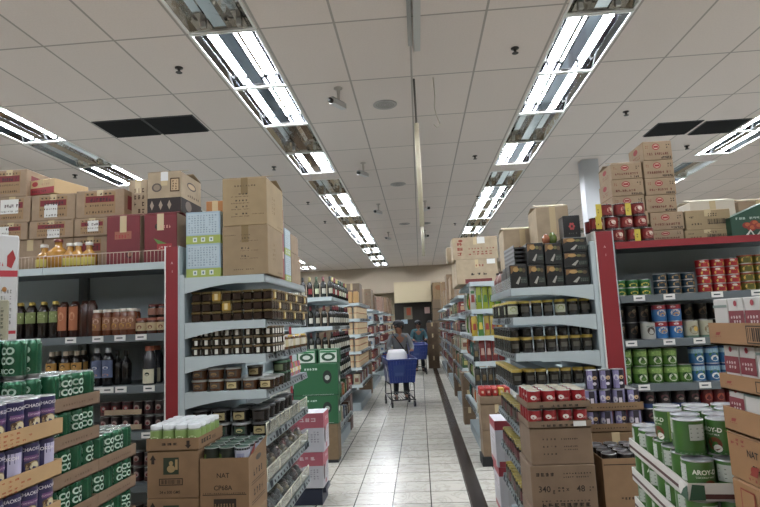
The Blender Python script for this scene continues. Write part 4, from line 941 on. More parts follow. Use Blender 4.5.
f_ = faces(tb, -X, -Y, 0, X, Y, z); q = f_['F']; q.rect(.7, .85, .95, .87, BI); q.rect(.02, .965, .98, .97, BI); q.glyphs(.3, .78, .95, .8, 1, 10, BI); q.glyphs(.55, .66, .95, .68, 1, 8, BI)
q.text('hot', .85, .9, .035, BI) if 0 else None
put('open_carton', tb.mesh('open_carton'), None, ((kx0+kx1)/2, (ky0+ky1)/2, 0.0005), 0, 'open tall brown carton of black tins with silver rims, left of the coconut tins', 'carton')
BT = can_kind('black_tin', .037, .115, M('#151314', .3), lidm=M('#77777a', .3, .8), n=16, bands=((.1, .2, M('#5c1a1c')),), ovals=((0, .5, .05, .2, M('#3c5a3a')), (.6, .45, .03, .3, M('#b9b4a8'))))
for j in range(4):
    for i in range(3): BT.place((kx0+.048+.081*i, ky0+.044+.074*j, z-.0985+.003), 'black tin with silver rim, %s from the left, %s row of the open carton' % (ORD[i], ORD[j]), 'black tins in the open carton')

# ------------------------------------------------------------------ coconut tins in white trays, right foreground
WT = M('#cfccc6', .5); MAR = M('#4a2420', .6)
def d_wtray(F_):
    F_['L'].rect(0, .3, 1, .52, MAR); F_['F'].rect(.12, .12, .95, .4, MAR); F_['F'].rect(.38, .5, .95, .9, M('#5c3a34', .6)); F_['F'].barcode(.4, .55, .93, .85, WT, 16)
    F_['L'].oval(.93, .45, .10, .95, M('#e0ddd6')); F_['F'].poly([(-.0, .05), (.12, .05), (.12, .9), (.03, .95)], M('#27503a', .5)); F_['L'].poly([(.9, .0), (1.0, .0), (1.0, .9), (.94, .5)], M('#27503a', .5))
GA = M('#3d6c2c', .3, 0, 0, 30, None, 0, .3); GP = M('#8fae58', .4); BWN = M('#7a3c22', .5)
AW = M('#e6ecdc', .4)
def aroy(rot): return can_kind('coconut_tin', .0375, .088, GA, n=26, rot=rot, lidm=M('#9fa3a6', .3, .7),
    bands=((.0, .12, M('#2f6428', .35)),), patches=((PI*.5, 1.0, .03, .97, GP), (PI*.5, .75, .1, .3, M('#e4e6dc')), (-PI*.55, 1.1, .42, .88, M('#b9c0b8', .4)), (-PI*.55, .95, .5, .53, M('#7a8478')), (-PI*.55, .95, .62, .65, M('#7a8478')), (-PI*.55, .95, .74, .77, M('#7a8478'))),
    ovals=((.25, .3, .036, .38, BWN), (.42, .17, .022, .22, M('#e8e6dc')), (-.2, .36, .02, .2, M('#2f5a24'))),
    texts=(('AROY-D', .0155, 0, .7, AW, {'bold': .03}), ('COCONUT MILK', .006, 0, .56, AW)))
AK = {r: aroy(r) for r in (0.0, .9, 2.0, -1.6)}
O_ = Vector((.640, 1.50, 1.13)); ang = -.10
def rl(x, y, z): c, s = math.cos(ang), math.sin(ang); return (O_.x + x*c - y*s, O_.y + x*s + y*c, O_.z + z)
TW, TD = .318, .55
def wtray(dz, lvl):
    mb = MB(); h = .042; X, Y = TW, TD
    mb.box(0, 0, 0, X, Y, t, WT); mb.box(0, 0, 0, X, t, h, WT); mb.box(0, Y-t, 0, X, Y, h, WT); mb.box(0, t, 0, t, Y-t, h, WT); mb.box(X-t, t, 0, X, Y-t, h, WT)
    d_wtray(faces(mb, 0, 0, 0, X, Y, h))
    o = put('cardboard_tray', mb.mesh('cardboard_tray'), None, rl(0, 0, dz), ang, 'white cardboard tray with maroon stripe holding green coconut tins, %s level' % lvl, 'tray', 'white trays of coconut tins')
for L in range(3):
    dz = -.096*L; wtray(dz, ['top', 'second', 'third'][L])
    for j in range(7):
        for i in range(4):
            if L and i and j: continue
            r = (0.0, 0.0, .9, 0.0, .9, 2.0)[(i*2+j*3+L) % 6] if i else (-PI/2*.55, 2.0, .9)[(j+L) % 3]
            key = r if r in AK else 0.0
            AK[key].place(rl(.0425+.0775*i, .044+.0775*j, dz+.0045), 'green coconut milk tin, %s from the aisle side, %s row, %s white tray' % (ORD[i], ORD[j], ['top', 'second', 'third'][L]), 'green coconut milk tins in white trays', rz=ang+random.uniform(-.15, .15))
for j in range(4):
    for i in range(3):
        key = {(0, 0): -1.6 if False else .0, }.get((i, j), (0.0, .9, 2.0)[(i + j) % 3])
        a = {(0,0): 2.0, (1,0): -1.15, (2,0): -.9}.get((i, j), random.uniform(-1.5, 1.5))
        AK[0.0].place(rl(.05+.083*i + (.02 if j % 2 else 0), .105+.079*j, .0045+.089), 'green coconut milk tin of the loose upper layer, %s from the aisle side, %s row' % (ORD[i], ORD[j]), 'loose coconut milk tins stacked on top', rz=ang+a)
zb = 1.13 - .192 - .001
for k in range(3):
    mb = MB(); mb.box(0, 0, 0, TW, TD, zb/3 - .001, CARD)
    put('carton', mb.mesh('carton'), None, (rl(0,0,0)[0], rl(0,0,0)[1], zb/3*k), ang, 'closed carton under the white coconut trays, %s from the floor' % ORD[k], 'carton', 'cartons under the white coconut trays')

# ------------------------------------------------------------------ orange-brown carton stack at the right edge (looks at the aisle)
OR = M('#a87434', .7, 0, .12, 9); BRD_ = M('#8c2a1c', .6)
FX, FY = .722, 1.45
def bird(q, u, v, s): q.poly([(u-.5*s, v), (u, v+.9*s*2), (u+.45*s, v+1.0*s*2), (u+.2*s, v)], BRD_); q.oval(u-.1*s, v+.5*s*2, .5*s, .8*s*2, BRD_); q.glyphs(u-.6*s, v-.5*s*2, u+.6*s, v-.1*s*2, 1, 4, BRD_)
PKW = M('#c6c3bf', .4)
def pack_mesh(green):
    b = MB(); rounded_box(b, -.02, -.031, 0, .02, .031, .104, PKW, .002); q = faces(b, -.02, -.031, 0, .02, .031, .104)['L']
    if green: q.oval(.5, .25, .6, .3, M('#3c6a4a')); q.oval(.5, .25, .45, .2, PKW); q.rect(0, .8, 1, .86, M('#7a8a84'))
    else: q.rect(0, .35, 1, .72, M('#7c2a34')); q.oval(.5, .88, .22, .13, M('#a03040')); q.glyphs(.15, .45, .85, .65, 2, 4, M('#d8c8c4'))
    return b.mesh('drink_carton')
PA, PBk = pack_mesh(False), pack_mesh(True)
lev = [(1.513, .052, 'top'), (1.406, .038, 'second'), (1.31, .056, 'third')]
for L, (z, h, nm) in enumerate(lev):
    def dec(F_, L=L):
        q = F_['L']; bird(q, .12, .45, .075) 
        if L == 0: q.rect(.45, .15, .9, .9, BI); q.rect(.46, .2, .89, .85, OR); q.barcode(.47, .25, .88, .8, BI, 20); q.glyphs(.5, .02, .8, .12, 1, 8, BI)
        else: q.rect(.42, .2, .6, .85, BI); q.rect(.43, .25, .59, .8, OR)
    x0 = FX - (.012 if L == 0 else 0)
    tray(x0, 1.09, z, x0+.24, FY+.012*(2-L)*0, h, 'orange-brown open tray with red bird mark, %s level of the right-edge stack' % nm, OR, dec, 'open trays of coconut cream packs')
    for j in range(5):
        for i in range(2 if L else 3):
            zt_ = lev[L-1][0] - z - .0055 if L else .104
            Kind('drink_carton', 'drink carton', PBk if (j + L) % 3 == 0 else PA).place((x0+.032+.046*i, FY-.042-.066*j, z+.0045) if L == 0 or zt_ >= .0 else 0, '%s drink carton, %s from far end, %s file, %s right-edge tray' % ('white and green' if (j+L) % 3 == 0 else 'white and red', ORD[j], ORD[i], nm), 'drink cartons in the right-edge trays')
def d_nat(F_):
    q = F_['L']; q.text('NAT', .27, .66, .2, BI, bold=.02); q.text('CP-40-1', .33, .38, .17, BI, bold=.02); q.glyphs(.05, .75, .22, .92, 2, 3, BRD_); bird(q, .28, .22, .11); q.rect(.0, .97, 1, .985, M('#6a4420'))
carton(FX, 1.07, 1.202, FX+.25, FY, 1.3085, 'orange-brown carton reading NAT with red bird mark, at the right edge', None, OR, d_nat, tape=False)
carton(FX, 1.07, 1.05, FX+.25, FY, 1.201, 'orange-brown carton below the NAT carton at the right edge', None, OR, lambda F_: (bird(F_['L'], .15, .4, .11), F_['L'].rect(.1, .2, .25, .9, BRD_), F_['L'].rect(.11, .22, .24, .88, OR)), tape=False)
for k in range(4): carton(FX, 1.07, .262*k+.001, FX+.25, FY, .262*(k+1), 'orange-brown carton beneath the right-edge stack, %s from the floor' % ORD[k], 'cartons beneath the right-edge stack', OR, tape=False)
# ------------------------------------------------------------------ goods on the right cross unit
YR_ = 3.77
def tins(us, v, z, kind, desc, lay=1, hh=.1, grp=None, Y=None, dzz=None):
    Y = Y or YR_
    for i, u in enumerate(us):
        for k in range(lay):
            kind.place((at(u, v, Y).x, Y, z + .001 + hh*k), desc % (ORD[i] if len(us) > 1 else 'only', ['bottom', 'second', 'third', 'fourth', 'top'][k]), grp, rz=random.uniform(-.12, .12))
GT = can_kind('green_tin', .04, .05, M('#1f5a2c', .35), n=16, bands=((.8, .95, M('#2c7a3a')),), ovals=((0, .35, .055, .5, M('#c9b83a')),))
tins((619, 631.5, 643.5), 285, RZ[1], GT, 'green and yellow tuna tin, %s from the red post, %s layer, highest right shelf', 2, .0515, 'green and yellow tuna tins')
BT2 = can_kind('blue_tin', .04, .043, M('#16303e', .35), n=16, ovals=((0.1, .4, .06, .75, M('#a8844c')),))
tins((660, 674, 688), 285, RZ[1], BT2, 'dark blue and gold fish tin, %s stack, %s layer, highest right shelf', 3, .044, 'dark blue and gold fish tins')
RYT = can_kind('red_yellow_tin', .042, .052, M('#a01c24', .35), n=16, ovals=((.0, .34, .07, .6, M('#c9a440')), (-.3, .75, .03, .25, M('#d0c8b8'))))
tins((704.5, 719, 733.5), 285, RZ[1], RYT, 'red and yellow tin, %s stack, %s layer, highest right shelf', 4, .053, 'red and yellow tins')
YGT = can_kind('yellow_olive_tin', .043, .056, M('#5a5a20', .35), n=16, bands=((.8, .97, M('#8a3a24')),), ovals=((.0, .42, .075, .7, M('#c4a238')),))
tins((747.5, 762), 285, RZ[1], YGT, 'olive and yellow tin, %s stack from the left, %s layer, highest right shelf', 4, .057, 'olive and yellow tins')
DT = can_kind('dark_tin', .04, .108, M('#1c1a1a', .35), n=16, ovals=((0, .5, .05, .4, M('#6a5240')), (.4, .7, .03, .2, M('#9a8a70'))))
tins((619, 632, 644), 330, RZ[2], DT, 'dark patterned tin, %s from the red post, %s layer, second right shelf', 2, .1085, 'dark patterned tins', Y=YR_+.09)
WTN = can_kind('cream_tin', .044, .106, M('#b0b0a8', .35), n=16, ovals=((.1, .5, .05, .5, M('#4a4038')), (0, .75, .05, .12, M('#7a8a80'))))
tins((648,), 330, RZ[2], WTN, 'cream tin standing in front of the dark ones, %s one, %s layer, second right shelf')
BRT = can_kind('blue_red_tin', .044, .108, M('#2a6ca8', .35), n=16, bands=((.72, .97, M('#9c2028', .4)),), ovals=((0, .5, .06, .4, M('#d0ccc0')), (.1, .42, .04, .24, M('#b08a6a')), (-.3, .85, .03, .12, M('#e0c8c8'))))
tins((660.5, 675.5), 330, RZ[2], BRT, 'blue tin with red top band, %s stack, %s layer, second right shelf', 2, .1085, 'blue tins with red top bands')
CRM = can_kind('cream_tin', .044, .108, M('#a8a690', .35), n=16, bands=((.0, .12, M('#5a7a6a')),), ovals=((0, .45, .06, .5, M('#7a6a4c')), (.2, .5, .03, .3, M('#d8b04c'))))
tins((691, 706), 330, RZ[2], CRM, 'cream picture tin, %s one beside the blue tins, %s layer, second right shelf', 1, .1, 'cream picture tins')
tins((658, 672, 688, 702, 716, 730), 330, RZ[2], DT, 'dark tin standing in the rear file, %s from the left, %s layer, second right shelf', 2, .1085, 'dark tins of the rear file', Y=YR_+.2)
LG = can_kind('green_lychee_tin', .044, .108, M('#4d7a28', .35), n=18, bands=((.86, .97, M('#35601c')), (.55, .86, M('#7fa050')), (.0, .1, M('#35601c'))), ovals=((.1, .3, .055, .42, M('#cfd4c0')), (-.25, .42, .04, .3, M('#234c18')), (.0, .72, .06, .18, M('#9cc060'))))
tins((624, 640, 655.5, 670.5, 684.5), 375, RZ[3], LG, 'green lychee tin, %s from the red post, %s layer, third right shelf', 1, .1, 'green lychee tins')
for i, u in enumerate((626, 641.5, 656.5, 671)): LG.place((at(u, 375, YR_).x, YR_, RZ[3]+.11), 'green lychee tin stacked on the bottom layer, %s from the red post' % ORD[i], 'green lychee tins of the upper layer')
LB = can_kind('blue_lychee_tin', .044, .108, M('#2c6492', .35), n=18, bands=((.86, .97, M('#1a3a6c')), (.6, .86, M('#8fb0c0'))), ovals=((.1, .3, .05, .35, M('#dfe2dc')), (0, .5, .06, .3, M('#2c6a34')), (.0, .76, .06, .14, M('#7ab0d0'))))
tins((698, 713, 728, 743), 375, RZ[3], LB, 'blue lychee tin, %s from the green ones, %s layer, third right shelf', 2, .1085, 'blue lychee tins')
DB = can_kind('dark_bean_tin', .042, .11, M('#1a1618', .35), n=16, bands=((.05, .28, M('#1c3c70')),), ovals=((0, .62, .05, .3, M('#5c3038')), (.1, .5, .03, .14, M('#8a7a70'))))
tins((634, 648.5, 663.5, 678.5, 693), 400, RZ[4], DB, 'dark blue-based bean tin, %s from the red post, %s layer, fourth right shelf', 2, .111, 'dark bean tins')
RD = can_kind('red_bean_tin', .042, .11, M('#5c1418', .35), n=16, ovals=((0, .55, .05, .4, M('#a04028')),))
tins((706, 718, 731, 744), 400, RZ[4], RD, 'dark red bean tin, %s right of the blue-banded ones, %s layer, fourth right shelf', 2, .111, 'dark red bean tins')
tins((640, 655, 670, 685), 440, RZ[5], RD, 'dark red bean tin, %s from the left, %s layer, fifth right shelf', 1, .111, 'dark red bean tins of the fifth shelf')

# on top of the right cross unit
ZR = RZ[0] + .004; YC = 3.80
TOM = can_kind('tomato_tin', .043, .083, M('#7c1a18', .35), n=18, bands=((.0, .12, M('#2a1614')), (.9, .98, M('#3a1a16'))), ovals=((.25, .5, .05, .5, M('#c08a78')), (-.3, .45, .045, .5, M('#8a1c14')), (.45, .55, .03, .3, M('#d8c8b8'))))
rows = [((617.5, 633, 646.5), 234), ((596, 611, 626, 640), 220), ((605, 619.5, 637), 207)]
for k, (us, v) in enumerate(rows):
    for i, u in enumerate(us):
        if k == 0: x = at(u, v, 3.75).x
        x = at(u, v, 3.75).x
        if k == 0 or x > 1.14: pass
        TOM.place((max(x, 1.14) if k == 1 and i == 0 else x, 3.755, ZR+.002 + .0845*k), 'red tomato tin with picture, %s from the left, %s layer above the right red post' % (ORD[i], ['bottom', 'middle', 'top'][k]), 'red tomato tins above the right red post', rz=random.uniform(-.4, .4))
for i, u in enumerate((603, 590)): TOM.place((1.20 - .0*i if i == 0 else 1.20, 3.755 + .0, 2.14) if i == 0 else (1.20, 3.86, 2.14), 'red tomato tin resting on the right red post, %s one' % ['front', 'rear'][i], 'red tomato tins resting on the post')
YCM = M('#c9b42c', .5)
for i, (u, v0, v1) in enumerate([(599, 204, 217), (628.5, 203, 215), (638, 229, 241), (599, 216, 229)]):
    c = at(u, (v0+v1)/2, 3.70); h = at(u, v0, 3.70).z - at(u, v1, 3.70).z
    b = MB(); b.box(-.018, 0, -h/2, .018, .002, h/2, YCM); q = faces(b, -.018, 0, -h/2, .018, .002, h/2)['F']; q.glyphs(.3, .3, .7, .7, 2, 1, M('#3a3a20'))
    put('yellow_card', b.mesh('yellow_card'), None, (c.x, 3.705, c.z), 0, 'small yellow price card by the tomato tins, %s' % ['top left one', 'top middle one', 'bottom right one', 'left one below the top'][i], 'card')
def d_logo(side=True, dark=True):
    def f(F_):
        q = F_['F']; rnd = random.Random(int(random.random()*1e6)); r_ = M('#9c2c2c', .6); q.oval(.45, .7, .26, .34, r_); q.oval(.45, .7, .2, .24, M('#c9a890')); q.rect(.37, .64, .53, .76, r_); q.glyphs(.12, .26, .88, .42, 1, 11, M('#6a2c20', .7), rnd=rnd, fill=.8); q.glyphs(.6, .06, .95, .2, 1, 6, BI, rnd=rnd, fill=.85); q.glyphs(.8, .6, .95, .85, 2, 2, BI, rnd=rnd); q.glyphs(.08, .62, .2, .8, 2, 2, M('#8c4a34', .7), rnd=rnd)
        l = F_['L']; l.glyphs(.3, .25, .8, .5, 2, 6, M('#8c4a34', .7), rnd=rnd); l.oval(.5, .7, .3, .3, r_) if dark else None
    return f
KC = M('#a98a62', .7, 0, .12, 10); gk = 'tan cartons with red oval mark on the right cross unit'
Yc = 3.86
def kc(u0, v0, u1, v1, z0, label, dep=.26, Y=None, deco=None, mat=None, z1=None, xl=None, **k):
    Y = Y or Yc; x0 = at(u0, (v0+v1)/2, Y).x if xl is None else xl; x1 = at(u1, (v0+v1)/2, Y).x; zt_ = z1 or at((u0+u1)/2, v0, Y).z
    carton(x0, Y, z0+.001, x1, Y+dep, zt_, label, gk if not deco else None, mat or KC, deco or d_logo(), tape=bool(deco), **k); return zt_
z = ZR
z = kc(651, 230, 684, 242, z, 'tan carton with red oval mark, tall stack, bottom layer')
z = kc(650.5, 212, 684, 230, z, 'tan carton with red oval mark, tall stack, second layer')
z = kc(646, 195, 677, 212, z, 'tan carton with red oval mark, tall stack, third layer')
z = kc(645.5, 178, 676, 195, z, 'tan carton with red oval mark, tall stack, fourth layer')
z = kc(643.5, 160, 674, 178, z, 'tan carton with red oval mark, tall stack, fifth layer')
z = kc(643, 141, 672, 160, z, 'tan carton with red oval mark, tall stack, topmost')
z = kc(614, 225, 649, 242, ZR, 'tan carton with red oval mark, lower stack behind the tomato tins, bottom layer')
z = kc(613, 212, 649, 225, z, 'tan carton with red oval mark, lower stack behind the tomato tins, second layer')
z = kc(613, 196, 645, 212, z, 'tan carton with red oval mark, lower stack, third layer')
z = kc(611.5, 179, 644, 196, z, 'tan carton with pinkish lower edge, lower stack, fourth layer')
z = kc(611, 163, 642, 179, z, 'open-flapped tan carton topping the lower stack beside the tall stack', flaps=True)
BXM = M('#a98d5a', .7, 0, .12, 10)
def d_bar(F_):
    q = F_['F']; q.glyphs(.08, .6, .2, .72, 1, 3, BI, fill=.8); q.glyphs(.12, .25, .38, .4, 1, 4, BI); q.glyphs(.5, .65, .72, .85, 2, 4, BI); q.barcode(.48, .25, .93, .52, BI, 22); q.rect(.48, .28, .93, .3, BI)
zq = kc(685, 229.5, 731, 242, ZR, 'tan carton under the barcode carton on the right cross unit', deco=d_bar, mat=BXM)
kc(685.5, 209.5, 731, 229.5, zq, 'tan carton with barcode block on the right cross unit', deco=d_bar, mat=BXM)
x0 = at(690, 205, 4.2).x; x1 = at(735, 205, 4.2).x
def d_wh(F_): F_['F'].rect(0, .5, 1, .62, M('#b03038', .5)); F_['F'].glyphs(.2, .2, .8, .4, 1, 8, M('#7a3a34'))
b = MB(); b.box(1.3, 4.19, 0, 2.7, 4.50, 2.05, PANEL); put('shelving_unit', b.mesh('shelving_unit'), None, (0,0,0), 0, 'rear back-to-back shelving unit behind the right cross unit', 'shelving')
carton(x0, 4.2, 2.051, x1, 4.46, at(712, 201, 4.2).z, 'white and red open carton standing behind the barcode carton', None, M('#c9bfae', .6), d_wh, flaps=True)
carton(x1+.02, 4.2, 2.051, x1+.32, 4.46, at(712, 203, 4.2).z, 'tan open carton behind the green produce box', None, KC, None, flaps=True)
def d_green(F_):
    q = F_['F']; q.text('e-tender', .5, .78, .13, M('#b8c8b8', .5)) if 0 else q.glyphs(.12, .7, .75, .82, 1, 8, M('#a8bcae', .5), fill=.8)
    for u, v in ((.35, .45), (.52, .52), (.45, .33), (.6, .4)): q.oval(u, v, .2, .26, M('#8a2a20', .4)); q.oval(u+.02, v+.03, .12, .16, M('#b0582c', .4))
    q.poly([(.3, .05), (.42, .28), (.5, .05), (.46, .05), (.42, .2), (.36, .05)], M('#cfd4c8')); q.poly([(.55, .05), (.66, .25), (.72, .05), (.68, .05), (.65, .16), (.6, .05)], M('#cfd4c8'))
b = MB(); gx0, gx1 = at(731, 230, 3.80).x, at(775, 225, 3.80).x; w = gx1-gx0
b.add([(0,0,0),(w,0,0),(w,.2,0),(0,.2,0),(0,0,.13),(w,0,.24),(w,.2,.24),(0,.2,.13)], [(3,2,1,0),(4,5,6,7),(0,1,5,4),(1,2,6,5),(2,3,7,6),(3,0,4,7)], M('#1c4634', .5))
q = faces(b, 0, 0, 0, w, .2, .16)['F']; d_green({'F': q})
put('produce_box', b.mesh('produce_box'), None, (gx0+.004, 3.80, ZR+.001), 0, 'dark green box with red fruit picture and slanted top, right end of the cross unit', 'box')

# ------------------------------------------------------------------ goods on the right aisle bay
YLID = M('#b09c2a', .4); YLD2 = M('#a58c24', .4)
RJ = jar_kind('yellow_lidded_jar', .034, .105, GLASSY('#26241f'), YLID, M('#45433a', .4), lw=1.6, labz=(.3, .65), lidh=.016, shoulder=.88, neck=.95)  # small lighter label patch doubles as a painted highlight on the glass
RJW = jar_kind('yellow_lidded_jar', .034, .105, GLASSY('#4a483c'), YLID, M('#b0b49a', .4), extra=((0, .5, .04, .3, M('#7a8a3a')),), lidh=.016, shoulder=.88, neck=.95)
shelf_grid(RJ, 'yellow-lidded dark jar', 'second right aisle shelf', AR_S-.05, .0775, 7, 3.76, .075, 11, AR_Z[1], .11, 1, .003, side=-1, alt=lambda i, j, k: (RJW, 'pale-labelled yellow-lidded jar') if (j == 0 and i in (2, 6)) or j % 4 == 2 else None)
DJ = jar_kind('dark_glass_jar', .034, .062, GLASSY('#191816'), M('#1d1c1a', .35), None, lidh=.012, shoulder=.85, neck=.95, )
RJ2 = jar_kind('yellow_lidded_jar', .035, .1, GLASSY('#2e2b26'), YLD2, M('#4c493f', .4), lw=1.2, labz=(.3, .6), lidh=.018, shoulder=.86, neck=.97)  # narrow label, lighter than the glass, also painted as its highlight
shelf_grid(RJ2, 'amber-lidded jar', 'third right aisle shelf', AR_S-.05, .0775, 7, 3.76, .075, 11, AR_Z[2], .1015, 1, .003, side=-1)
shelf_grid(DJ, 'small dark jar on a lower jar', 'third right aisle shelf', AR_S-.05, .0775, 7, 3.76, .075, 11, AR_Z[2]+.1015, .1, 1, .001, side=-1)
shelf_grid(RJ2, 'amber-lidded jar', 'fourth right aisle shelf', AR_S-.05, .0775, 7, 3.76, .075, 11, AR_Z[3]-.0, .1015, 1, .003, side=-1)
RB = jar_kind('red_label_jar', .035, .12, GLASSY('#2c1a16'), M('#8a7a2c', .4), M('#5c2428', .5), lw=5)
RYB = jar_kind('yellow_label_jar', .035, .12, GLASSY('#2c261a'), M('#94812a', .4), M('#4c473c', .5), lw=5)
for s, zi in enumerate((4, 5, 6)):
    shelf_grid(RB if s == 1 else RYB, ['yellow-lidded jar', 'red-labelled jar', 'yellow-lidded jar'][s], ['fifth', 'sixth', 'seventh'][s] + ' right aisle shelf', AR_S-.26, .0775, 4, 3.76, .078, 11, AR_Z[zi], .121, 1, .004, side=-1,
        alt=lambda i, j, k, s=s: (RB, 'red-labelled jar') if (j + s) % 3 == 1 else None)
# black gift boxes on top
def d_tea(seed):
    def f(F_):
        rnd = random.Random(seed); q = F_['F']; q.poly([(.05, .95), (.05, .6), (.5, .95)], M('#7c5a30')); q.oval(.35, .8, .34, .22, M('#b08a4c')); q.oval(.62, .78, .22, .16, M('#6c6a3a')); q.poly([(.3, .2), (.55, .5), (.6, .45), (.45, .15)], M('#a8a49a')); q.rect(.6, .2, .95, .45, M('#2e3a34')); q.glyphs(.62, .22, .93, .42, 2, 4, M('#6a6a60'), rnd=rnd); q.oval(.8, .75, .2, .2, M('#5a4a30')); q.rect(0, .55, 1, .57, M('#2a2a24'))
        F_['L'].rect(.1, .2, .9, .5, M('#3a3a36')); F_['L'].glyphs(.1, .6, .9, .85, 2, 4, M('#8a8470'), rnd=rnd)
    return f
TB = M('#191a19', .35); gt = 'black boxes with food pictures on the right bay top'
Yb = 3.72; zt_ = AR_Z[0] + .001
cols = [(509.5, 527.5), (528, 545.5), (546, 564), (564.5, 592)]
for i, (u0, u1) in enumerate(cols):
    x0, x1 = at(u0, 270, Yb).x, min(at(u1, 270, Yb).x, AR_S-.004); z = zt_; n = 2 if i < 3 else 3
    if i < 3: zs_ = [at(u0, 265, Yb).z, at(u0, 243 + (0 if i else 2), Yb).z]
    else: zs_ = [at(575, 268, Yb).z, at(575, 252, Yb).z, at(575, 237, Yb).z]
    if i == 0: zs_ = zs_[:1]
    for k, zz in enumerate(zs_):
        for r in range(2):
            carton(x0+.0015, Yb+.005+.16*r, z, x1-.0015, Yb+.155+.16*r, zz-.001, 'black box with food picture, %s column, %s layer, %s file of the right bay top' % (ORD[i], ['bottom', 'second', 'third'][k], ['front', 'rear'][r]), gt, TB, d_tea(i*3+k), name='gift_box', cat='box', tape=False)
        z = zz
def d_flower(F_):
    q = F_['F']; c = M('#a83a3a', .5)
    for i in range(6): a = i*PI/3; q.oval(.5+.12*math.cos(a), .5+.12*math.sin(a), .14, .12, c)
    q.glyphs(.2, .15, .8, .25, 1, 6, M('#6a6a64'))
x0, x1 = at(560, 225, Yb+.0).x, at(578, 225, Yb).x; z3 = at(575, 237, Yb).z
z2 = at(540, 243, Yb).z
carton(max(x0, at(565,240,Yb).x+.002), Yb+.02, z3+.001, x1+.02, Yb+.14, at(568, 215, Yb).z, 'black box with a red flower mark standing on top of the black boxes', None, M('#151617', .3), d_flower, name='gift_box', cat='box', tape=False)
for i, (u, v, rr, c, d) in enumerate([(552, 241, .032, '#5a6a2c', 'olive green gourd-shaped jar'), (546, 242, .028, '#a06040', 'brown rounded jar')]):
    b = MB(); b.lathe([(rr*.6, 0), (rr, rr*.7), (rr, rr*1.4), (rr*.5, rr*2.1), (rr*.4, rr*2.3)], GLASSY(c), 12); p_ = at(u, v, Yb+.08)
    o = put('rounded_jar', b.mesh('rounded_jar'), None, (p_.x, Yb+.07, z2+.0005), 0, d + ' on top of the black boxes', 'jar')
for k in range(5):
    b = MB(); b.box(-.05, -.16, 0, .05, .16, .012, M('#2a2b2c', .4)); b.box(-.05, -.16, .012, -.046, .16, .026, M('#6a6c6c', .4)); b.box(.046, -.16, .012, .05, .16, .026, M('#6a6c6c', .4))
    put('black_tray', b.mesh('black_tray'), None, (at(516, 255, 3.95).x, 3.95, at(516, 265, Yb).z+.002+.028*k), .05, 'black flat tray in the stack on the left black box, %s from its base' % ORD[k], 'tray', 'black flat trays stacked on the right bay top')
for i, (u, y_) in enumerate([(503, 4.36), (499, 4.52)]):
    b = MB(); b.lathe([(.04, 0), (.055, .05), (.055, .1), (.035, .14), (.03, .15)], M('#6a3020', .4), 14); b.lathe([(.034, .15), (.034, .165)], M('#3a2018', .4), 14)
    put('clay_pot', b.mesh('clay_pot'), None, (.66, y_, zt_), 0, 'red-brown clay sauce pot at the shelf-top edge, %s one' % ['nearer', 'farther'][i], 'pot')
b = MB(); cl = M('#b9c0c0', .2, alpha=.4); b.box(.602, 3.72, zt_, .605, 4.68, zt_+.07, cl); put('shelf_guard', b.mesh('shelf_guard'), None, (0,0,0), 0, 'clear plastic guard along the top right aisle shelf edge', 'guard')
carton(at(537, 225, 4.1).x, 4.10, zt_, min(1.12, at(577, 225, 4.1).x), 4.40, at(560, 206, 4.1).z, 'plain tan carton with open flaps behind the flower box', None, CARDL, None, flaps=True)
carton(.63, 4.08, zt_, .73, 4.28, zt_+.14, 'black carton standing under the far trays on the right bay top', None, TB, None, tape=False)
carton(at(503, 235, 4.42).x, 4.42, zt_, at(542, 235, 4.42).x, 4.66, at(520, 229, 4.42).z, 'tan carton with red print and open top behind the black trays', None, CARDL, lambda F_: F_['F'].glyphs(.3, .45, .75, .8, 2, 5, M('#a04a34', .7)), flaps=True)
carton(at(544, 235, 4.42).x, 4.42, zt_, 1.08, 4.66, at(582, 222, 4.42).z, 'small tan carton at the back of the right bay top', None, CARD)
# ------------------------------------------------------------------ wine bay
WN = [bottle_kind('wine_bottle', .038, .262, GLASSY(c), M(k, .35), M(l, .5), (.16, .42), 1.3, .6, .36, .055, rot=.35) for c, k, l in
      (('#10160f', '#6a1a22', '#c9c6b8'), ('#0f1210', '#1c1c1c', '#b9b4a0'), ('#170f10', '#a89a5a', '#8c2a2c'), ('#1c2a14', '#2f4a2c', '#c9cfae'))]
wd = ['red-capped dark wine bottle', 'black-capped wine bottle', 'gold-capped red-label wine bottle', 'green wine bottle']
for s, zi in enumerate((0, 1, 2, 3)):
    for j in range(9):
        for i in range(6):
            if j > 0 and i < 5: continue
            q = (i * 5 + j * 3 + s * 2 + (i * j) % 3) % (4 if s == 0 else 2)
            pos = ('%s from the spine' % ORD[i] if i < 5 else 'at the aisle corner') if j == 0 else '%s along the aisle edge' % ORD[j]
            WN[q].place((WI_S + .06 + .088*i, WI0 + .06 + .19*j, WI_Z[zi] + .001), '%s, %s, %s shelf of the wine bay' % (wd[q], pos, ['top', 'second', 'third', 'fourth'][s]), 'wine bottles on the left aisle wine bay')
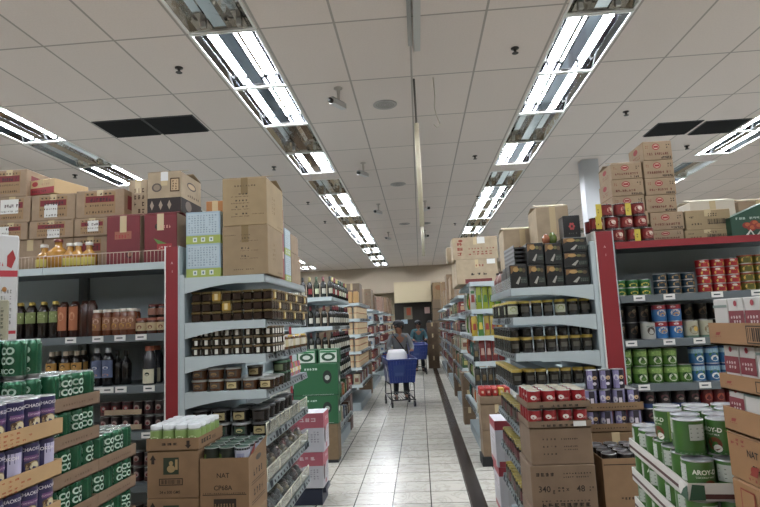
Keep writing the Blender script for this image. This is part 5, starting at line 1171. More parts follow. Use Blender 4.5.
# floor stacks at the end of the wine bay
BASEM = M('#1a1c26', .6)
b = MB(); b.box(-1.55, 6.81, 0, -1.045, 7.02, .035, M('#15161a', .6)); put('pallet', b.mesh('pallet'), None, (0,0,0), 0, 'black low platform under the brown carton and green cartons', 'pallet')
carton(-1.546, 6.80, .036, -1.04, 7.03, .447, 'tall plain brown carton under the green cartons left of the aisle', None, cardboard('#7c6038'))
GC = M('#1d5a34', .5); 
def d_gc(F_):
    q = F_['F']; q.rect(0, 0, 1, .05, M('#16482a')); q.text('HEINEKEN'[:0] or '', .45, .84, .07, WHITE) if 0 else q.glyphs(.25, .8, .55, .88, 1, 5, M('#c9d8cc'), fill=.8)
    q.oval(.76, .58, .2, .42, M('#1a1d1a')); q.oval(.76, .56, .11, .16, M('#b0b4ac')); q.rect(.2, .04, .9, .045, WHITE)
    r = F_['R']; r.oval(.5, .55, .7, .5, M('#1a1d1a')); r.oval(.5, .5, .45, .22, M('#d0d4cc'))
carton(-1.56, 6.80, .448, -1.03, 7.03, .775, 'green carton with black and white emblem, lower of two', 'green cartons with emblems left of the aisle', GC, d_gc, tape=False)
carton(-1.558, 6.80, .776, -1.018, 7.03, 1.157, 'green carton with black and white emblem, upper of two', 'green cartons with emblems left of the aisle', GC, d_gc, tape=False)
for i, (a, c, d) in enumerate([(-1.515, -1.275, 'left'), (-1.25, -1.006, 'right')]):
    def dd(F_):
        q = F_['F']; q.rect(.08, .08, .92, .92, M('#cdd6cc')); q.oval(.5, .45, .7, .6, M('#1d4a30')); q.oval(.5, .45, .4, .3, M('#cdd6cc')); q.rect(.1, .75, .9, .88, M('#2a7a4a'))
    carton(a, 6.81, 1.158, c, 7.02, 1.327, 'small white and green carton on the green cartons, %s one' % d, 'small white and green cartons', GC, dd, tape=False)
DBL = M('#1b2238', .5)
b = MB(); 
for a in ((-1.34, 5.25, -.965, 5.262), (-1.34, 5.538, -.965, 5.55), (-1.34, 5.262, -1.328, 5.538), (-.977, 5.262, -.965, 5.538)): b.box(a[0], a[1], .01, a[2], a[3], .145, DBL)
b.box(-1.34, 5.25, 0, -.965, 5.55, .01, DBL); b.box(-1.34, 5.25, .135, -.965, 5.55, .145, DBL)
b.box(-.965, 5.28, .10, -.935, 5.52, .14, DBL)
put('plastic_crate', b.mesh('plastic_crate'), None, (0,0,0), 0, 'dark blue plastic crate on the floor under the pink and white cartons', 'crate')
PW = M('#c6c4ca', .5)
def d_pink(F_):
    for k in ('F', 'R'):
        q = F_[k]; q.rect(0, .62, 1, 1, M('#b35a68', .5)); q.poly([(.0, .62), (.35, .5), (.6, .62)], M('#b35a68', .5)); q.text('Nong' if 0 else '', .3, .8, .1, WHITE) if 0 else q.glyphs(.35, .78, .85, .9, 1, 4, M('#e0c8cc'), fill=.8)
        q.oval(.18, .42, .26, .44, M('#231a1c')); q.oval(.2, .4, .14, .22, M('#5c4040')); q.glyphs(.5, .25, .92, .55, 5, 6, M('#8a8890')); q.oval(.42, .14, .2, .14, M('#a84858'))
carton(-1.36, 5.25, .146, -.95, 5.53, .462, 'white carton with pink top band and dark bowl picture, lower one', 'white and pink cartons left of the aisle', PW, d_pink, tape=False)
carton(-1.355, 5.25, .463, -.935, 5.53, .81, 'white carton with pink top band and dark bowl picture, upper one', 'white and pink cartons left of the aisle', PW, d_pink, tape=False)
# right floor cartons by the near right bay
def d_rp(F_):
    for k in ('F', 'L'):
        q = F_[k]; q.rect(0, .8, 1, 1, M('#9c2f3a', .5)); q.rect(.3, .1, .9, .5, M('#b9b6ba')); q.rect(.1, 0, .9, .12, M('#a03a44')); q.glyphs(.3, .55, .9, .72, 2, 5, M('#8a6a70'))
carton(.585, 4.90, .001, .80, 5.25, .37, 'white and red tall carton on the floor right of the stripe, lower one', 'white and red cartons right of the stripe', PW, d_rp, tape=False)
carton(.575, 4.90, .371, .80, 5.25, .745, 'white and red tall carton right of the stripe, upper one', 'white and red cartons right of the stripe', PW, d_rp, tape=False)

# ------------------------------------------------------------------ cream tubs bay
TC = MB(); TC.lathe([(.044, 0), (.05, .10)], M('#c9b08a', .5), 10, capt=False); l_ = MB(); l_.lathe([(.052, .1), (.052, .112), (.046, .116)], M('#a8704a', .4), 10)
TCK = Kind('cream_tub', 'tub', TC.mesh('cream_tub'), (('lid', l_.mesh('lid')),))
for s, zi in enumerate((1, 2, 3, 4)):
    for j in range(8):
        for i in range(3):
            if j and i < 2: continue
            for k in range(2):
                pos = ('%s from the spine' % ORD[i]) if j == 0 else '%s along the aisle edge' % ORD[j+1]
                TCK.place((CU_S + .07 + .115*i, CU0 + .07 + .25*j, CU_Z[zi] + .001 + .117*k), 'cream tub, %s, %s layer, %s shelf of the tub bay' % (pos, ['lower', 'upper'][k], ['second', 'third', 'fourth', 'fifth'][s]), 'cream tubs on the left tub bay')
PKB = MB(); rounded_box(PKB, -.05, -.04, 0, .05, .04, .2, M('#8f9db0', .4), .006); faces(PKB, -.05, -.04, 0, .05, .04, .2)['F'].glyphs(.15, .3, .85, .8, 3, 3, M('#d0d4dc'))
PKK = Kind('paper_packet', 'packet', PKB.mesh('paper_packet'))
for i in range(3):
    for j in range(4): PKK.place((CU_S + .07 + .115*i, CU0 + .06 + .3*j, 1.721), 'pale blue-grey packet on the tub bay, %s from the spine, %s row' % (ORD[i], ORD[j]), 'pale packets on the tub bay')if False else None
BRP = MB(); rounded_box(BRP, -.05, -.06, 0, .05, .06, .22, M('#b8915a', .5), .015)
BPK = Kind('tan_packet', 'packet', BRP.mesh('tan_packet'))
for i in range(3): BPK.place((CU_S + .075 + .12*i, CU0 + .09, CU_Z[0]+.001), 'tan packet standing on top of the tub bay, %s from the spine' % ORD[i], 'tan packets on top of the tub bay')
carton(CU_S+.04, CU0+.35, CU_Z[0]+.001, CU_S+.36, CU0+.85, 2.42, 'grey-brown carton with dark print on top of the tub bay', None, cardboard('#85705a'), lambda F_: F_['F'].glyphs(.15, .6, .85, .75, 1, 6, M('#5a2a28')))
carton(CU_S+.04, CU0+.95, CU_Z[0]+.001, CU_S+.34, CU0+1.45, 2.36, 'plain brown carton behind the grey-brown one on the tub bay', None, CARD)

# ------------------------------------------------------------------ snack bags bay and cartons over it
def bagk(nm, c, q1, w, d, h, q2=None):
    def deco(b, w_, d_, h_):
        b.patch  # front picture
        v = [(-w*.3, -d*.52, h*.3), (w*.3, -d*.52, h*.3), (w*.22, -d*.5, h*.62), (-w*.22, -d*.5, h*.62)]
        b.add(v, [(0,1,2,3)], M(q1, .4))
        if q2: b.add([(-w*.3, -d*.5, h*.68), (w*.3, -d*.5, h*.68), (w*.3, -d*.42, h*.8), (-w*.3, -d*.42, h*.8)], [(0,1,2,3)], M(q2, .4))
    return Kind(nm, 'snack bag', sachet_mesh(w, d, h, M(c, .25), deco))
BG = {
 'lime': bagk('snack_bag', '#8f9a1e', '#3f6a20', .072, .05, .27), 'green': bagk('snack_bag', '#4a7a2a', '#c9b83a', .072, .05, .26), 'white': bagk('snack_bag', '#a9a89c', '#8a3a30', .072, .05, .28, '#3c6a3a'),
 'yellow': bagk('snack_bag', '#a8912a', '#8c2a1c', .072, .05, .24), 'orange': bagk('snack_bag', '#a8521e', '#c9a03a', .072, .05, .24), 'red': bagk('snack_bag', '#74201e', '#b09080', .072, .05, .25), 'dark': bagk('snack_bag', '#2a2822', '#6a5c3a', .072, .05, .2), 'teal': bagk('snack_bag', '#2a5c54', '#b0b09a', .072, .05, .22)}
sets = [(1, ['green', 'lime', 'lime', 'lime', 'white'], .075), (2, ['orange', 'yellow', 'yellow', 'green', 'yellow'], .075), (3, ['red', 'red', 'red', 'red', 'dark'], .075), (4, ['dark', 'dark', 'dark', 'dark', 'dark'], .075), (5, ['white', 'green', 'white', 'orange', 'white'], .075)]
edge = {1: ['green', 'white', 'orange', 'green', 'white', 'white'], 2: ['white', 'orange', 'red', 'white', 'green', 'white'], 3: ['white', 'dark', 'teal', 'teal', 'red', 'orange'], 4: ['teal', 'dark', 'white', 'green', 'dark', 'white'], 5: ['white', 'red', 'orange', 'white', 'dark', 'teal']}
for zi, cs, dx in sets:
    for i, c in enumerate(cs): BG[c].place((CH_S - .05 - dx*i, CH0 + .06, CH_Z[zi] + .001), '%s snack bag facing the camera, %s from the spine, %s shelf of snack bay' % (c, ORD[i], ORD[zi]), 'snack bags at the near end of the snack bay')
    for j, c in enumerate(edge[zi]): BG[c].place((CH_F + .07, CH0 + .32 + .26*j, CH_Z[zi] + .001), '%s snack bag facing the aisle, %s along, %s shelf of snack bay' % (c, ORD[j], ORD[zi]), 'snack bags facing the aisle', rz=-PI/2)
def d_fr(big):
    def f(F_):
        q = F_['F']; c = M('#8c3a2c', .7); rnd = random.Random(9 + big)
        if not big: q.glyphs(.1, .2, .3, .85, 3, 1, c, rnd=rnd); q.glyphs(.35, .45, .95, .55, 1, 9, c, rnd=rnd); q.glyphs(.35, .2, .9, .4, 2, 6, c, rnd=rnd); q.rect(.55, .7, .72, .98, NOTE); q.oval(.18, .85, .1, .12, c)
        else: q.rect(.2, .02, .85, .2, M('#6a2220', .6)); q.glyphs(.35, .35, .8, .5, 1, 3, INK, rnd=rnd); q.rect(.75, .8, .95, 1, NOTE); q.glyphs(.4, .7, .7, .85, 1, 4, c, rnd=rnd)
    return f
zt = CH_Z[0] + .001
carton(.50, 7.18, zt, 1.02, 7.62, 2.36, 'tan carton with dark red base band on the snack bay, lower one', 'tan cartons above the snack bay', CARDL, d_fr(1))
carton(.47, 7.18, 2.361, 1.04, 7.6, 2.65, 'tan carton with red print and white note on the snack bay, upper one', 'tan cartons above the snack bay', CARDL, d_fr(0))
carton(.50, 7.68, zt, .9, 8.2, 2.40, 'plain tan carton behind the printed ones on the snack bay', None, CARDL)
carton(.42, 8.62+.0, 2.06, .8, 9.1, 2.62, 'tall tan carton farther along on the right shelving top', None, CARDL) if 0 else None
b = MB(); b.box(.42, 7.7, 2.402, .88, 8.1, 2.60, CARDL); put('carton', b.mesh('carton'), None, (0,0,0), 0, 'plain tan carton with overhang stacked behind the printed one', 'carton')
# red packets in cartons at the near end of the snack bay
z = .0
b = MB(); b.box(.60, 6.42, 0, .98, 6.72, .10, M('#141416', .6)); put('pallet', b.mesh('pallet'), None, (0,0,0), 0, 'black low platform under the carton of red packets', 'pallet')
C5 = cardboard('#8f7250')
carton(.62, 6.43, .101, .97, 6.72, .38, 'brown carton under the red packets, lower one', 'brown cartons under the red packets', C5)
carton(.62, 6.43, .381, .97, 6.72, .66, 'brown carton with round mark under the red packets, upper one', 'brown cartons under the red packets', C5, lambda F_: F_['F'].oval(.6, .6, .3, .4, BR).oval(.6, .6, .24, .32, C5).oval(.6, .6, .14, .2, BR))
tray(.615, 6.425, .661, .975, 6.725, .09, 'brown open tray full of red and yellow packets', C5)
for j in range(3):
    for i in range(5):
        for k in range(2):
            c = ('#a01e1c', '#a8241c', '#b0901e')[(i*2+j+k*2) % 3 if (i + j + k) % 4 == 0 else (i + k) % 2]
            b = MB(); rounded_box(b, -.03, -.04, 0, .03, .04, .085, M(c, .35), .008); b.box(-.012, -.041, .03, .012, -.0395, .055, M('#c8b8a0'))
            put('spice_packet', b.mesh('spice_packet'), None, (.655+.068*i, 6.48+.095*j, .6655+.0855*k), random.uniform(-.1, .1), 'red and yellow packet, %s from the left, %s row, %s layer of the tray' % (ORD[i], ORD[j], ['lower', 'upper'][k]), 'packet', 'red and yellow packets in the open tray')

# ------------------------------------------------------------------ shelving farther down the aisle
RNG = random.Random(11)
def gkind(nm, w, d, h, c, q):
    b = MB(); rounded_box(b, -w/2, -d/2, 0, w/2, d/2, h, M(c, .4), .006); f = faces(b, -w/2, -d/2, 0, w/2, d/2, h)
    for k in ('F', 'R', 'L'): f[k].rect(.2, .25, .8, .6, M(q, .4)); f[k].rect(.3, .68, .7, .82, M('#b9b2a4', .5))
    return Kind(nm, 'packet', b.mesh(nm))
GEN = [('red', gkind('food_packet', .12, .12, .19, '#6c1c1e', '#a88a6a')), ('brown', gkind('food_packet', .12, .12, .17, '#4a3220', '#8f7a50')), ('cream', gkind('food_packet', .12, .12, .2, '#a09880', '#6a3a2a')),
       ('green', gkind('food_packet', .12, .12, .2, '#2a4c2c', '#a8a060')), ('black', gkind('food_packet', .12, .12, .15, '#1c1b1b', '#6a6a64')), ('white', gkind('food_packet', .12, .12, .2, '#a8aaaa', '#405a7a')), ('orange', gkind('food_packet', .12, .12, .16, '#8f4a1e', '#b0a060')), ('blue', gkind('food_packet', .12, .12, .18, '#26405c', '#a8a8a0'))]
def far_bay(side, xs, xf, y0, y1, zs, label, where, pal, ncol=3, step=.32):
    aisle_bay(side, xs, xf, y0, y1, zs, label, tags=True, backz=zs[0]-.001)
    for s, z in enumerate(zs[1:]):
        n = int((y1-y0-.1)/step)
        for j in range(n):
            for i in range(ncol):
                if j and i < ncol-1: continue
                q = pal[RNG.randrange(len(pal))]; nm, k = GEN[q]
                x = xf - side*(.075 + .125*(ncol-1-i))
                k.place((x, y0 + .09 + step*j, z + .001), '%s packet, %s, %s shelf down, %s' % (nm, ('%s from the spine' % ORD[i]) if j == 0 else '%s along the edge' % ORD[j], ORD[s+1], where), 'assorted packets, ' + where)
far_bay(1, -1.62, -1.18, 14.2, 16.6, [1.98, 1.68, 1.36, 1.05, .74, .42], 'far left shelving bay past the tub bay with red and white packets', 'first bay past the tubs', [0, 0, 2, 5, 4])
far_bay(1, -1.62, -1.14, 17.6, 21.0, [1.98, 1.68, 1.36, 1.05, .74, .42], 'far left shelving bay second past the tub bay', 'second bay past the tubs', [0, 0, 4, 5, 1], step=.5)
far_bay(1, -1.62, -1.15, 22.4, 25.0, [1.98, 1.68, 1.36, 1.05, .74, .42], 'farthest left shelving bay near the end wall', 'farthest left bay', [0, 4, 1, 2], step=.6)
far_bay(-1, 1.05, .66, 9.6, 12.0, [2.02, 1.72, 1.40, 1.10, .8, .5], 'right shelving bay just past the snack bay', 'bay past the snack bay', [3, 2, 0, 6, 4, 3], step=.25)
far_bay(-1, 1.1, .68, 13.0, 16.2, [2.0, 1.70, 1.38, 1.08, .8, .5], 'right shelving bay second past the snack bay', 'second bay past the snack bay', [0, 4, 0, 2, 7], step=.35)
far_bay(-1, 1.1, .70, 17.4, 21.5, [1.98, 1.68, 1.36, 1.05, .76, .46], 'far right shelving bay third past the snack bay', 'third bay past the snack bay', [0, 2, 4, 5], step=.6)
for zi, nm in ((4, 'fifth'), (5, 'sixth')):
    for j in range(7):
        for i in range(3):
            if j and i < 2: continue
            q = (i*3 + j*5 + zi) % 8; GEN[q][1].place((WI_S + .13 + .155*i, WI0 + .1 + .23*j, WI_Z[zi] + .001), '%s packet, %s, %s shelf of the wine bay' % (GEN[q][0], ('%s from the spine' % ORD[i]) if j == 0 else '%s along the edge' % ORD[j], nm), 'assorted packets below the wine')
for j in range(7):
    for i in range(2):
        if j and not i: continue
        q = (0, 2, 0, 5)[(i + j) % 4]; GEN[q][1].place((CU_S + .12 + .15*i, CU0 + .1 + .28*j, CU_Z[5] + .001), '%s packet, %s, lowest shelf of the tub bay' % (GEN[q][0], ('%s from the spine' % ORD[i]) if j == 0 else '%s along the edge' % ORD[j]), 'assorted packets below the tubs')
# floor cartons at the bay ends down the right side
for i, (x0, x1, y, n, h, c) in enumerate([(.60, .78, 8.95, 3, .26, '#7c6040'), (.62, .82, 9.3, 0, 0, ''), (.66, .88, 12.25, 4, .3, '#6c5236'), (.72, .92, 16.6, 4, .28, '#7c6040')]):
    for k in range(n): carton(x0, y, h*k+.001, x1, y+.28, h*(k+1)-.0005, 'brown floor carton right of the stripe, %s stack away, %s from the floor' % (['nearest', '', 'second', 'third'][i], ORD[k]), 'brown floor cartons along the right side', cardboard(c))
for i, (x0, x1, y, n, h, c) in enumerate([(-1.3, -1.14, 8.82, 3, .22, '#6c5048'), (-1.5, -1.2, 13.3, 4, .3, '#6c5236'), (-1.5, -1.2, 21.4, 4, .3, '#6c5236')]):
    for k in range(n): carton(x0, y, h*k+.001, x1, y+.28, h*(k+1)-.0005, '%s floor carton left of the aisle, %s stack away, %s from the floor' % (['small brown', 'brown', 'brown'][i], ['nearest', 'second', 'third'][i], ORD[k]), 'floor cartons along the left side', cardboard(c))
# cartons on the tops of the far bays
tops = [(-1.6, -1.22, 14.3, 1.981, .26, 2, '#7c6448'), (-1.62, -1.2, 15.2, 1.981, .2, 2, '#7f6044'), (-1.62, -1.16, 17.8, 1.981, .24, 2, '#94705a'), (-1.62, -1.1, 19.2, 1.981, .26, 2, '#8a6a48'), (-1.6, -1.15, 22.6, 1.981, .3, 2, '#7c6040'),
        (.66, 1.05, 9.7, 2.021, .36, 2, '#9a7c58'), (.62, 1.04, 10.8, 2.021, .42, 1, '#a5865c'), (.66, 1.1, 13.2, 2.001, .34, 2, '#8a6c48'), (.66, 1.1, 14.8, 2.001, .4, 1, '#94764e'), (.7, 1.1, 17.6, 1.981, .4, 2, '#8c6c40')]
for i, (x0, x1, y, z, h, n, c) in enumerate(tops):
    for k in range(n): carton(x0+.01*k, y, z+h*k+.001, x1, y+.7, z+h*(k+1)-.0005, 'brown carton on the %s shelving tops, %s pile from the camera, %s one' % ('left' if i < 5 else 'right', ORD[i if i < 5 else i-5], ['lower', 'upper'][k]), 'brown cartons on the far shelving tops', cardboard(c), lambda F_: F_['F'].glyphs(.2, .4, .8, .65, 1, 5, M('#7a3c30', .7)))
# lower stacks standing in the neighbouring aisles, seen over the shelving
for i, (x0, x1, y, z1, c) in enumerate([(-3.6, -2.4, 16.0, 2.3, '#7c6448'), (-2.2, -1.75, 18.0, 2.45, '#8a6a48')]):
    for k in range(4): carton(x0, y, z1/4*k+.001, x1, y+.8, z1/4*(k+1)-.0005, 'large brown carton in the next aisle, %s pile, %s from the floor' % (['wider', 'narrower'][i], ORD[k]), 'large cartons in the next aisle to the left', cardboard(c))

# ------------------------------------------------------------------ the end of the shop
CR = M('#c4b493', .7); 
b = MB(); b.box(XL, 27.0, 3.05, XR, 27.2, CEIL, M('#b9aa96', .8)); struct('wall_bulkhead', b)
b = MB(); b.box(-1.15, 26.6, 2.55, .60, 26.66, 3.52, CR); b.box(-1.15, 26.66, 3.3, -1.1, 26.996, 3.4, CR); put('hanging_sign', b.mesh('hanging_sign'), None, (0,0,0), 0, 'blank cream panel hanging across the far end of the aisle', 'panel')
carton(.66, 26.3, 2.6, 1.5, 26.9, 3.4, 'big brown carton high at the far end right of the cream panel', None, cardboard('#8a6c3c'), lambda F_: F_['F'].oval(.35, .7, .4, .3, M('#7a4a1c')))
b = MB(); b.box(.62, 26.2, 0, 1.55, 26.95, 2.599, M('#6c5a44', .7))
for k in range(4): b.box(.6, 26.18, .5+.55*k, 1.57, 26.2, .54+.55*k, M('#4a3c2c', .7))
put('storage_rack', b.mesh('storage_rack'), None, (0,0,0), 0, 'brown storage rack at the far end under the big brown carton', 'rack')
b = MB(); b.box(-1.2, 27.3, 0, .6, 27.35, 2.55, M('#2b2722', .8)); put('shade_sheet', b.mesh('shade_sheet'), None, (0,0,0), 0, 'dark board for the shaded opening below the cream panel at the far end', 'sheet')  # flat dark colour stands in for the shade inside the far openings
for i, (x0, x1, z0, z1, c, d) in enumerate([(-.75, -.35, 1.75, 2.35, '#7c7460', 'grey-green poster'), (-.62, -.42, 1.95, 2.3, '#b0502a', 'orange notice'), (-.9, -.6, 1.55, 1.75, '#9ab0c0', 'pale blue notice'), (.25, .5, 2.0, 2.3, '#c9a8a0', 'pale pink notice')]):
    b = MB(); b.box(x0, 27.27 if i == 1 else 27.286, z0, x1, 27.2845 if i == 1 else 27.2985, z1, M(c, .6)); put('notice_board', b.mesh('notice_board'), None, (0,0,0), 0, d + ' on the dark board at the far end', 'notice')
carton(.22, 19.6, .001, .60, 20.1, .42, 'brown carton in the far aisle stack beside the blue cart, bottom', 'brown cartons stacked in the far aisle', cardboard('#6c5236'))
for k in range(3): carton(.22, 19.6, .421+.38*k, .60, 20.1, .80+.38*k, 'brown carton in the far aisle stack beside the blue cart, %s' % ['second', 'third', 'top'][k], 'brown cartons stacked in the far aisle', cardboard('#6c5236'))
# shelving of the neighbouring aisles (plain, seen only through gaps)
for i, (x0, x1, y0, y1, t_) in enumerate([(-4.6, -3.6, 6.2, 13.2, 'first'), (-4.6, -3.6, 14.5, 24.0, 'second'), (3.0, 4.0, 6.8, 13.2, 'third'), (3.0, 4.0, 14.5, 24.0, 'fourth')]):
    root = bpy.data.objects.new('shelving_unit', None); COL.objects.link(root); root['label'] = 'plain back-to-back shelving run in a neighbouring aisle, %s from the left and near end' % t_; root['category'] = 'shelving'
    b = MB(); b.box((x0+x1)/2-.02, y0, 0, (x0+x1)/2+.02, y1, 1.95, PANEL); put('back_panel', b.mesh('back_panel'), root)
    b = MB(); b.box(x0, y0, 0, x1, y1, .14, SHELFD); put('base', b.mesh('base'), root)
    for z in (.5, .85, 1.2, 1.55, 1.9): b = MB(); b.box(x0, y0, z-.03, x1, y1, z, SHELF); put('shelf', b.mesh('shelf'), root)

# ------------------------------------------------------------------ shopping cart
def cart(loc, rz, label, small=False):
    root = bpy.data.objects.new('shopping_cart', None); COL.objects.link(root); root.location = loc; root.rotation_euler = (0, 0, rz); root['label'] = label; root['category'] = 'cart'
    BL = M('#14307c', .35, 0, 0, 30, None, 0, .3); DK = M('#2a2c2e', .4, .5)
    W0, W1, D0, D1, z0, z1 = .24, .29, .30, .38, .46, .90
    def basket():
        b = MB(); n = 16
        lo = [(-W0, -D0, z0), (W0, -D0, z0), (W0, D0, z0), (-W0, D0, z0)]; hi = [(-W1, -D1, z1), (W1, -D1, z1), (W1, D1, z1+.05), (-W1, D1, z1+.05)]
        th = .012
        b.add(lo + hi, [(0,1,5,4), (1,2,6,5), (2,3,7,6), (3,0,4,7), (3,2,1,0)], BL)
        li = [(x*(1-th/W0), y*(1-th/D0), z+th) for x, y, z in lo]; hi2 = [(x*(1-th/W1), y*(1-th/D1), z) for x, y, z in hi]
        b.add(li + hi2, [(4,5,1,0), (5,6,2,1), (6,7,3,2), (7,4,0,3), (0,1,2,3)], BL)
        for i in range(4): j = (i+1) % 4; b.add([hi[i], hi[j], hi2[j], hi2[i]], [(0,1,2,3)], BL)
        for i in range(4): j = (i+1) % 4; b.tube([hi[i], hi[j]], .014, BL, 8)
        for t_ in (.3, .55, .8):                                   # moulded ribs round the basket
            ring = [tuple(Vector(lo[i]).lerp(Vector(hi[i]), t_)) for i in range(4)]
            for i in range(4): b.tube([ring[i], ring[(i+1) % 4]], .005, BL, 6)
        for k in range(9):
            u = -.8 + .2*k; b.tube([(W0*u, -D0-.002, z0+.01), (W1*u, -D1-.002, z1-.02)], .004, BL, 5)
        return b.mesh('basket')
    bk = put('basket', basket(), root)
    s_ = MB(); y_ = -.362; s_.add([(-.17, y_+.018, .58), (.03, y_+.018, .58), (.035, y_-.012, .80), (-.18, y_-.012, .80)], [(0,1,2,3)], M('#27407c', .3)); s_.add([(-.15, y_+.012, .60), (.01, y_+.012, .60), (.01, y_-.007, .66), (-.15, y_-.007, .66)], [(0,1,2,3)], M('#3a5088', .3)); put('front_panel', s_.mesh('front_panel'), bk)
    f = MB()
    for s in (-1, 1):
        f.tube([(s*.22, -.30, .12), (s*.23, -.26, .44), (s*.23, .30, .45), (s*.24, .42, 1.0)], .013, DK, 8)
        f.tube([(s*.24, .34, .12), (s*.235, .32, .45)], .013, DK, 8); f.tube([(s*.22, -.30, .14), (s*.24, .34, .2)], .012, DK, 8)
    f.tube([(-.22, -.30, .14), (.22, -.30, .14)], .012, DK, 8); f.tube([(-.23, -.27, .30), (.23, -.27, .30)], .006, DK, 6); f.tube([(-.24, .34, .2), (.24, .34, .2)], .012, DK, 8)
    put('frame', f.mesh('frame'), root)
    r = MB(); 
    for k in range(9): r.tube([(-.2+.05*k, -.3, .15), (-.2+.05*k, .33, .2)], .005, DK, 5)
    put('lower_rack', r.mesh('lower_rack'), root)
    h = MB(); h.tube([(-.25, .42, 1.0), (.25, .42, 1.0)], .017, M('#1a2a66', .4), 10); put('handle', h.mesh('handle'), root)
    w_ = MB(); w_.tube([(-.014, 0, 0), (.014, 0, 0)], .058, M('#1b1b1c', .5), 16); w_.tube([(-.016, 0, 0), (.016, 0, 0)], .02, STEEL, 10); wm_ = w_.mesh('wheel')
    c_ = MB(); c_.box(-.022, -.01, 0, -.017, .012, .1, DK); c_.box(.017, -.01, 0, .022, .012, .1, DK); c_.box(-.022, -.014, .08, .022, .014, .1, DK); cm_ = c_.mesh('caster')
    for x, y in ((-.22, -.30), (.22, -.30), (-.24, .34), (.24, .34)):
        cc = put('caster', cm_, root, (x, y, .045)); put('wheel', wm_, cc, (0, 0, .0145))
    return root
cart((-.46, 11.25, 0), .22, 'blue plastic shopping cart pushed by the person in grey, white bag inside')
b = MB(); rnd = random.Random(4); n, m_ = 18, 9; v = []; f = []
for j in range(m_+1):
    t_ = j/m_
    for i in range(n):
        a = 2*PI*i/n; r_ = (1 + .08*math.sin(3*a+j) + rnd.uniform(-.05, .05)); pr_ = .155*(1.0 - max(0, t_-.8)*1.3)
        v.append((pr_*r_*1.32*math.copysign(abs(math.cos(a))**.7, math.cos(a)), pr_*r_*1.2*math.copysign(abs(math.sin(a))**.7, math.sin(a)), t_*.60 + rnd.uniform(-.008, .008)))
for j in range(m_):
    for i in range(n): k = (i+1) % n; f.append((j*n+i, j*n+k, (j+1)*n+k, (j+1)*n+i))
f.append(tuple(range(m_*n, (m_+1)*n))); f.append(tuple(reversed(range(n))))
b.add(v, f, M('#dcdbe0', .6), True)
put('plastic_bag', b.mesh('plastic_bag'), None, (-.50, 11.17, .476), 0, 'white plastic shopping bag standing in the blue cart', 'bag')
cart((-.13, 17.8, 0), .1, 'second blue shopping cart far down the aisle beside the brown carton stack')

# ------------------------------------------------------------------ people
def skin(name, J, E, root, mat, lvl=2, xform=None):
    me = bpy.data.meshes.new('s'); keys = list(J); me.from_pydata([J[k][0] for k in keys], [(keys.index(a), keys.index(b_)) for a, b_ in E], []); me.update()
    o = bpy.data.objects.new('s', me); COL.objects.link(o)
    md = o.modifiers.new('s', 'SKIN'); md.use_smooth_shade = True; md.branch_smoothing = .4
    sv = me.skin_vertices[0].data
    for i, k in enumerate(keys):
        r = J[k][1]; sv[i].radius = r if isinstance(r, tuple) else (r, r); sv[i].use_root = (k == root)
    sb = o.modifiers.new('d', 'SUBSURF'); sb.levels = lvl; sb.render_levels = lvl
    dg = bpy.context.evaluated_depsgraph_get(); out = bpy.data.meshes.new_from_object(o.evaluated_get(dg))
    bpy.data.objects.remove(o); bpy.data.meshes.remove(me)
    out.materials.clear(); out.materials.append(mat); out.name = name
    for p in out.polygons: p.use_smooth = True
    return out
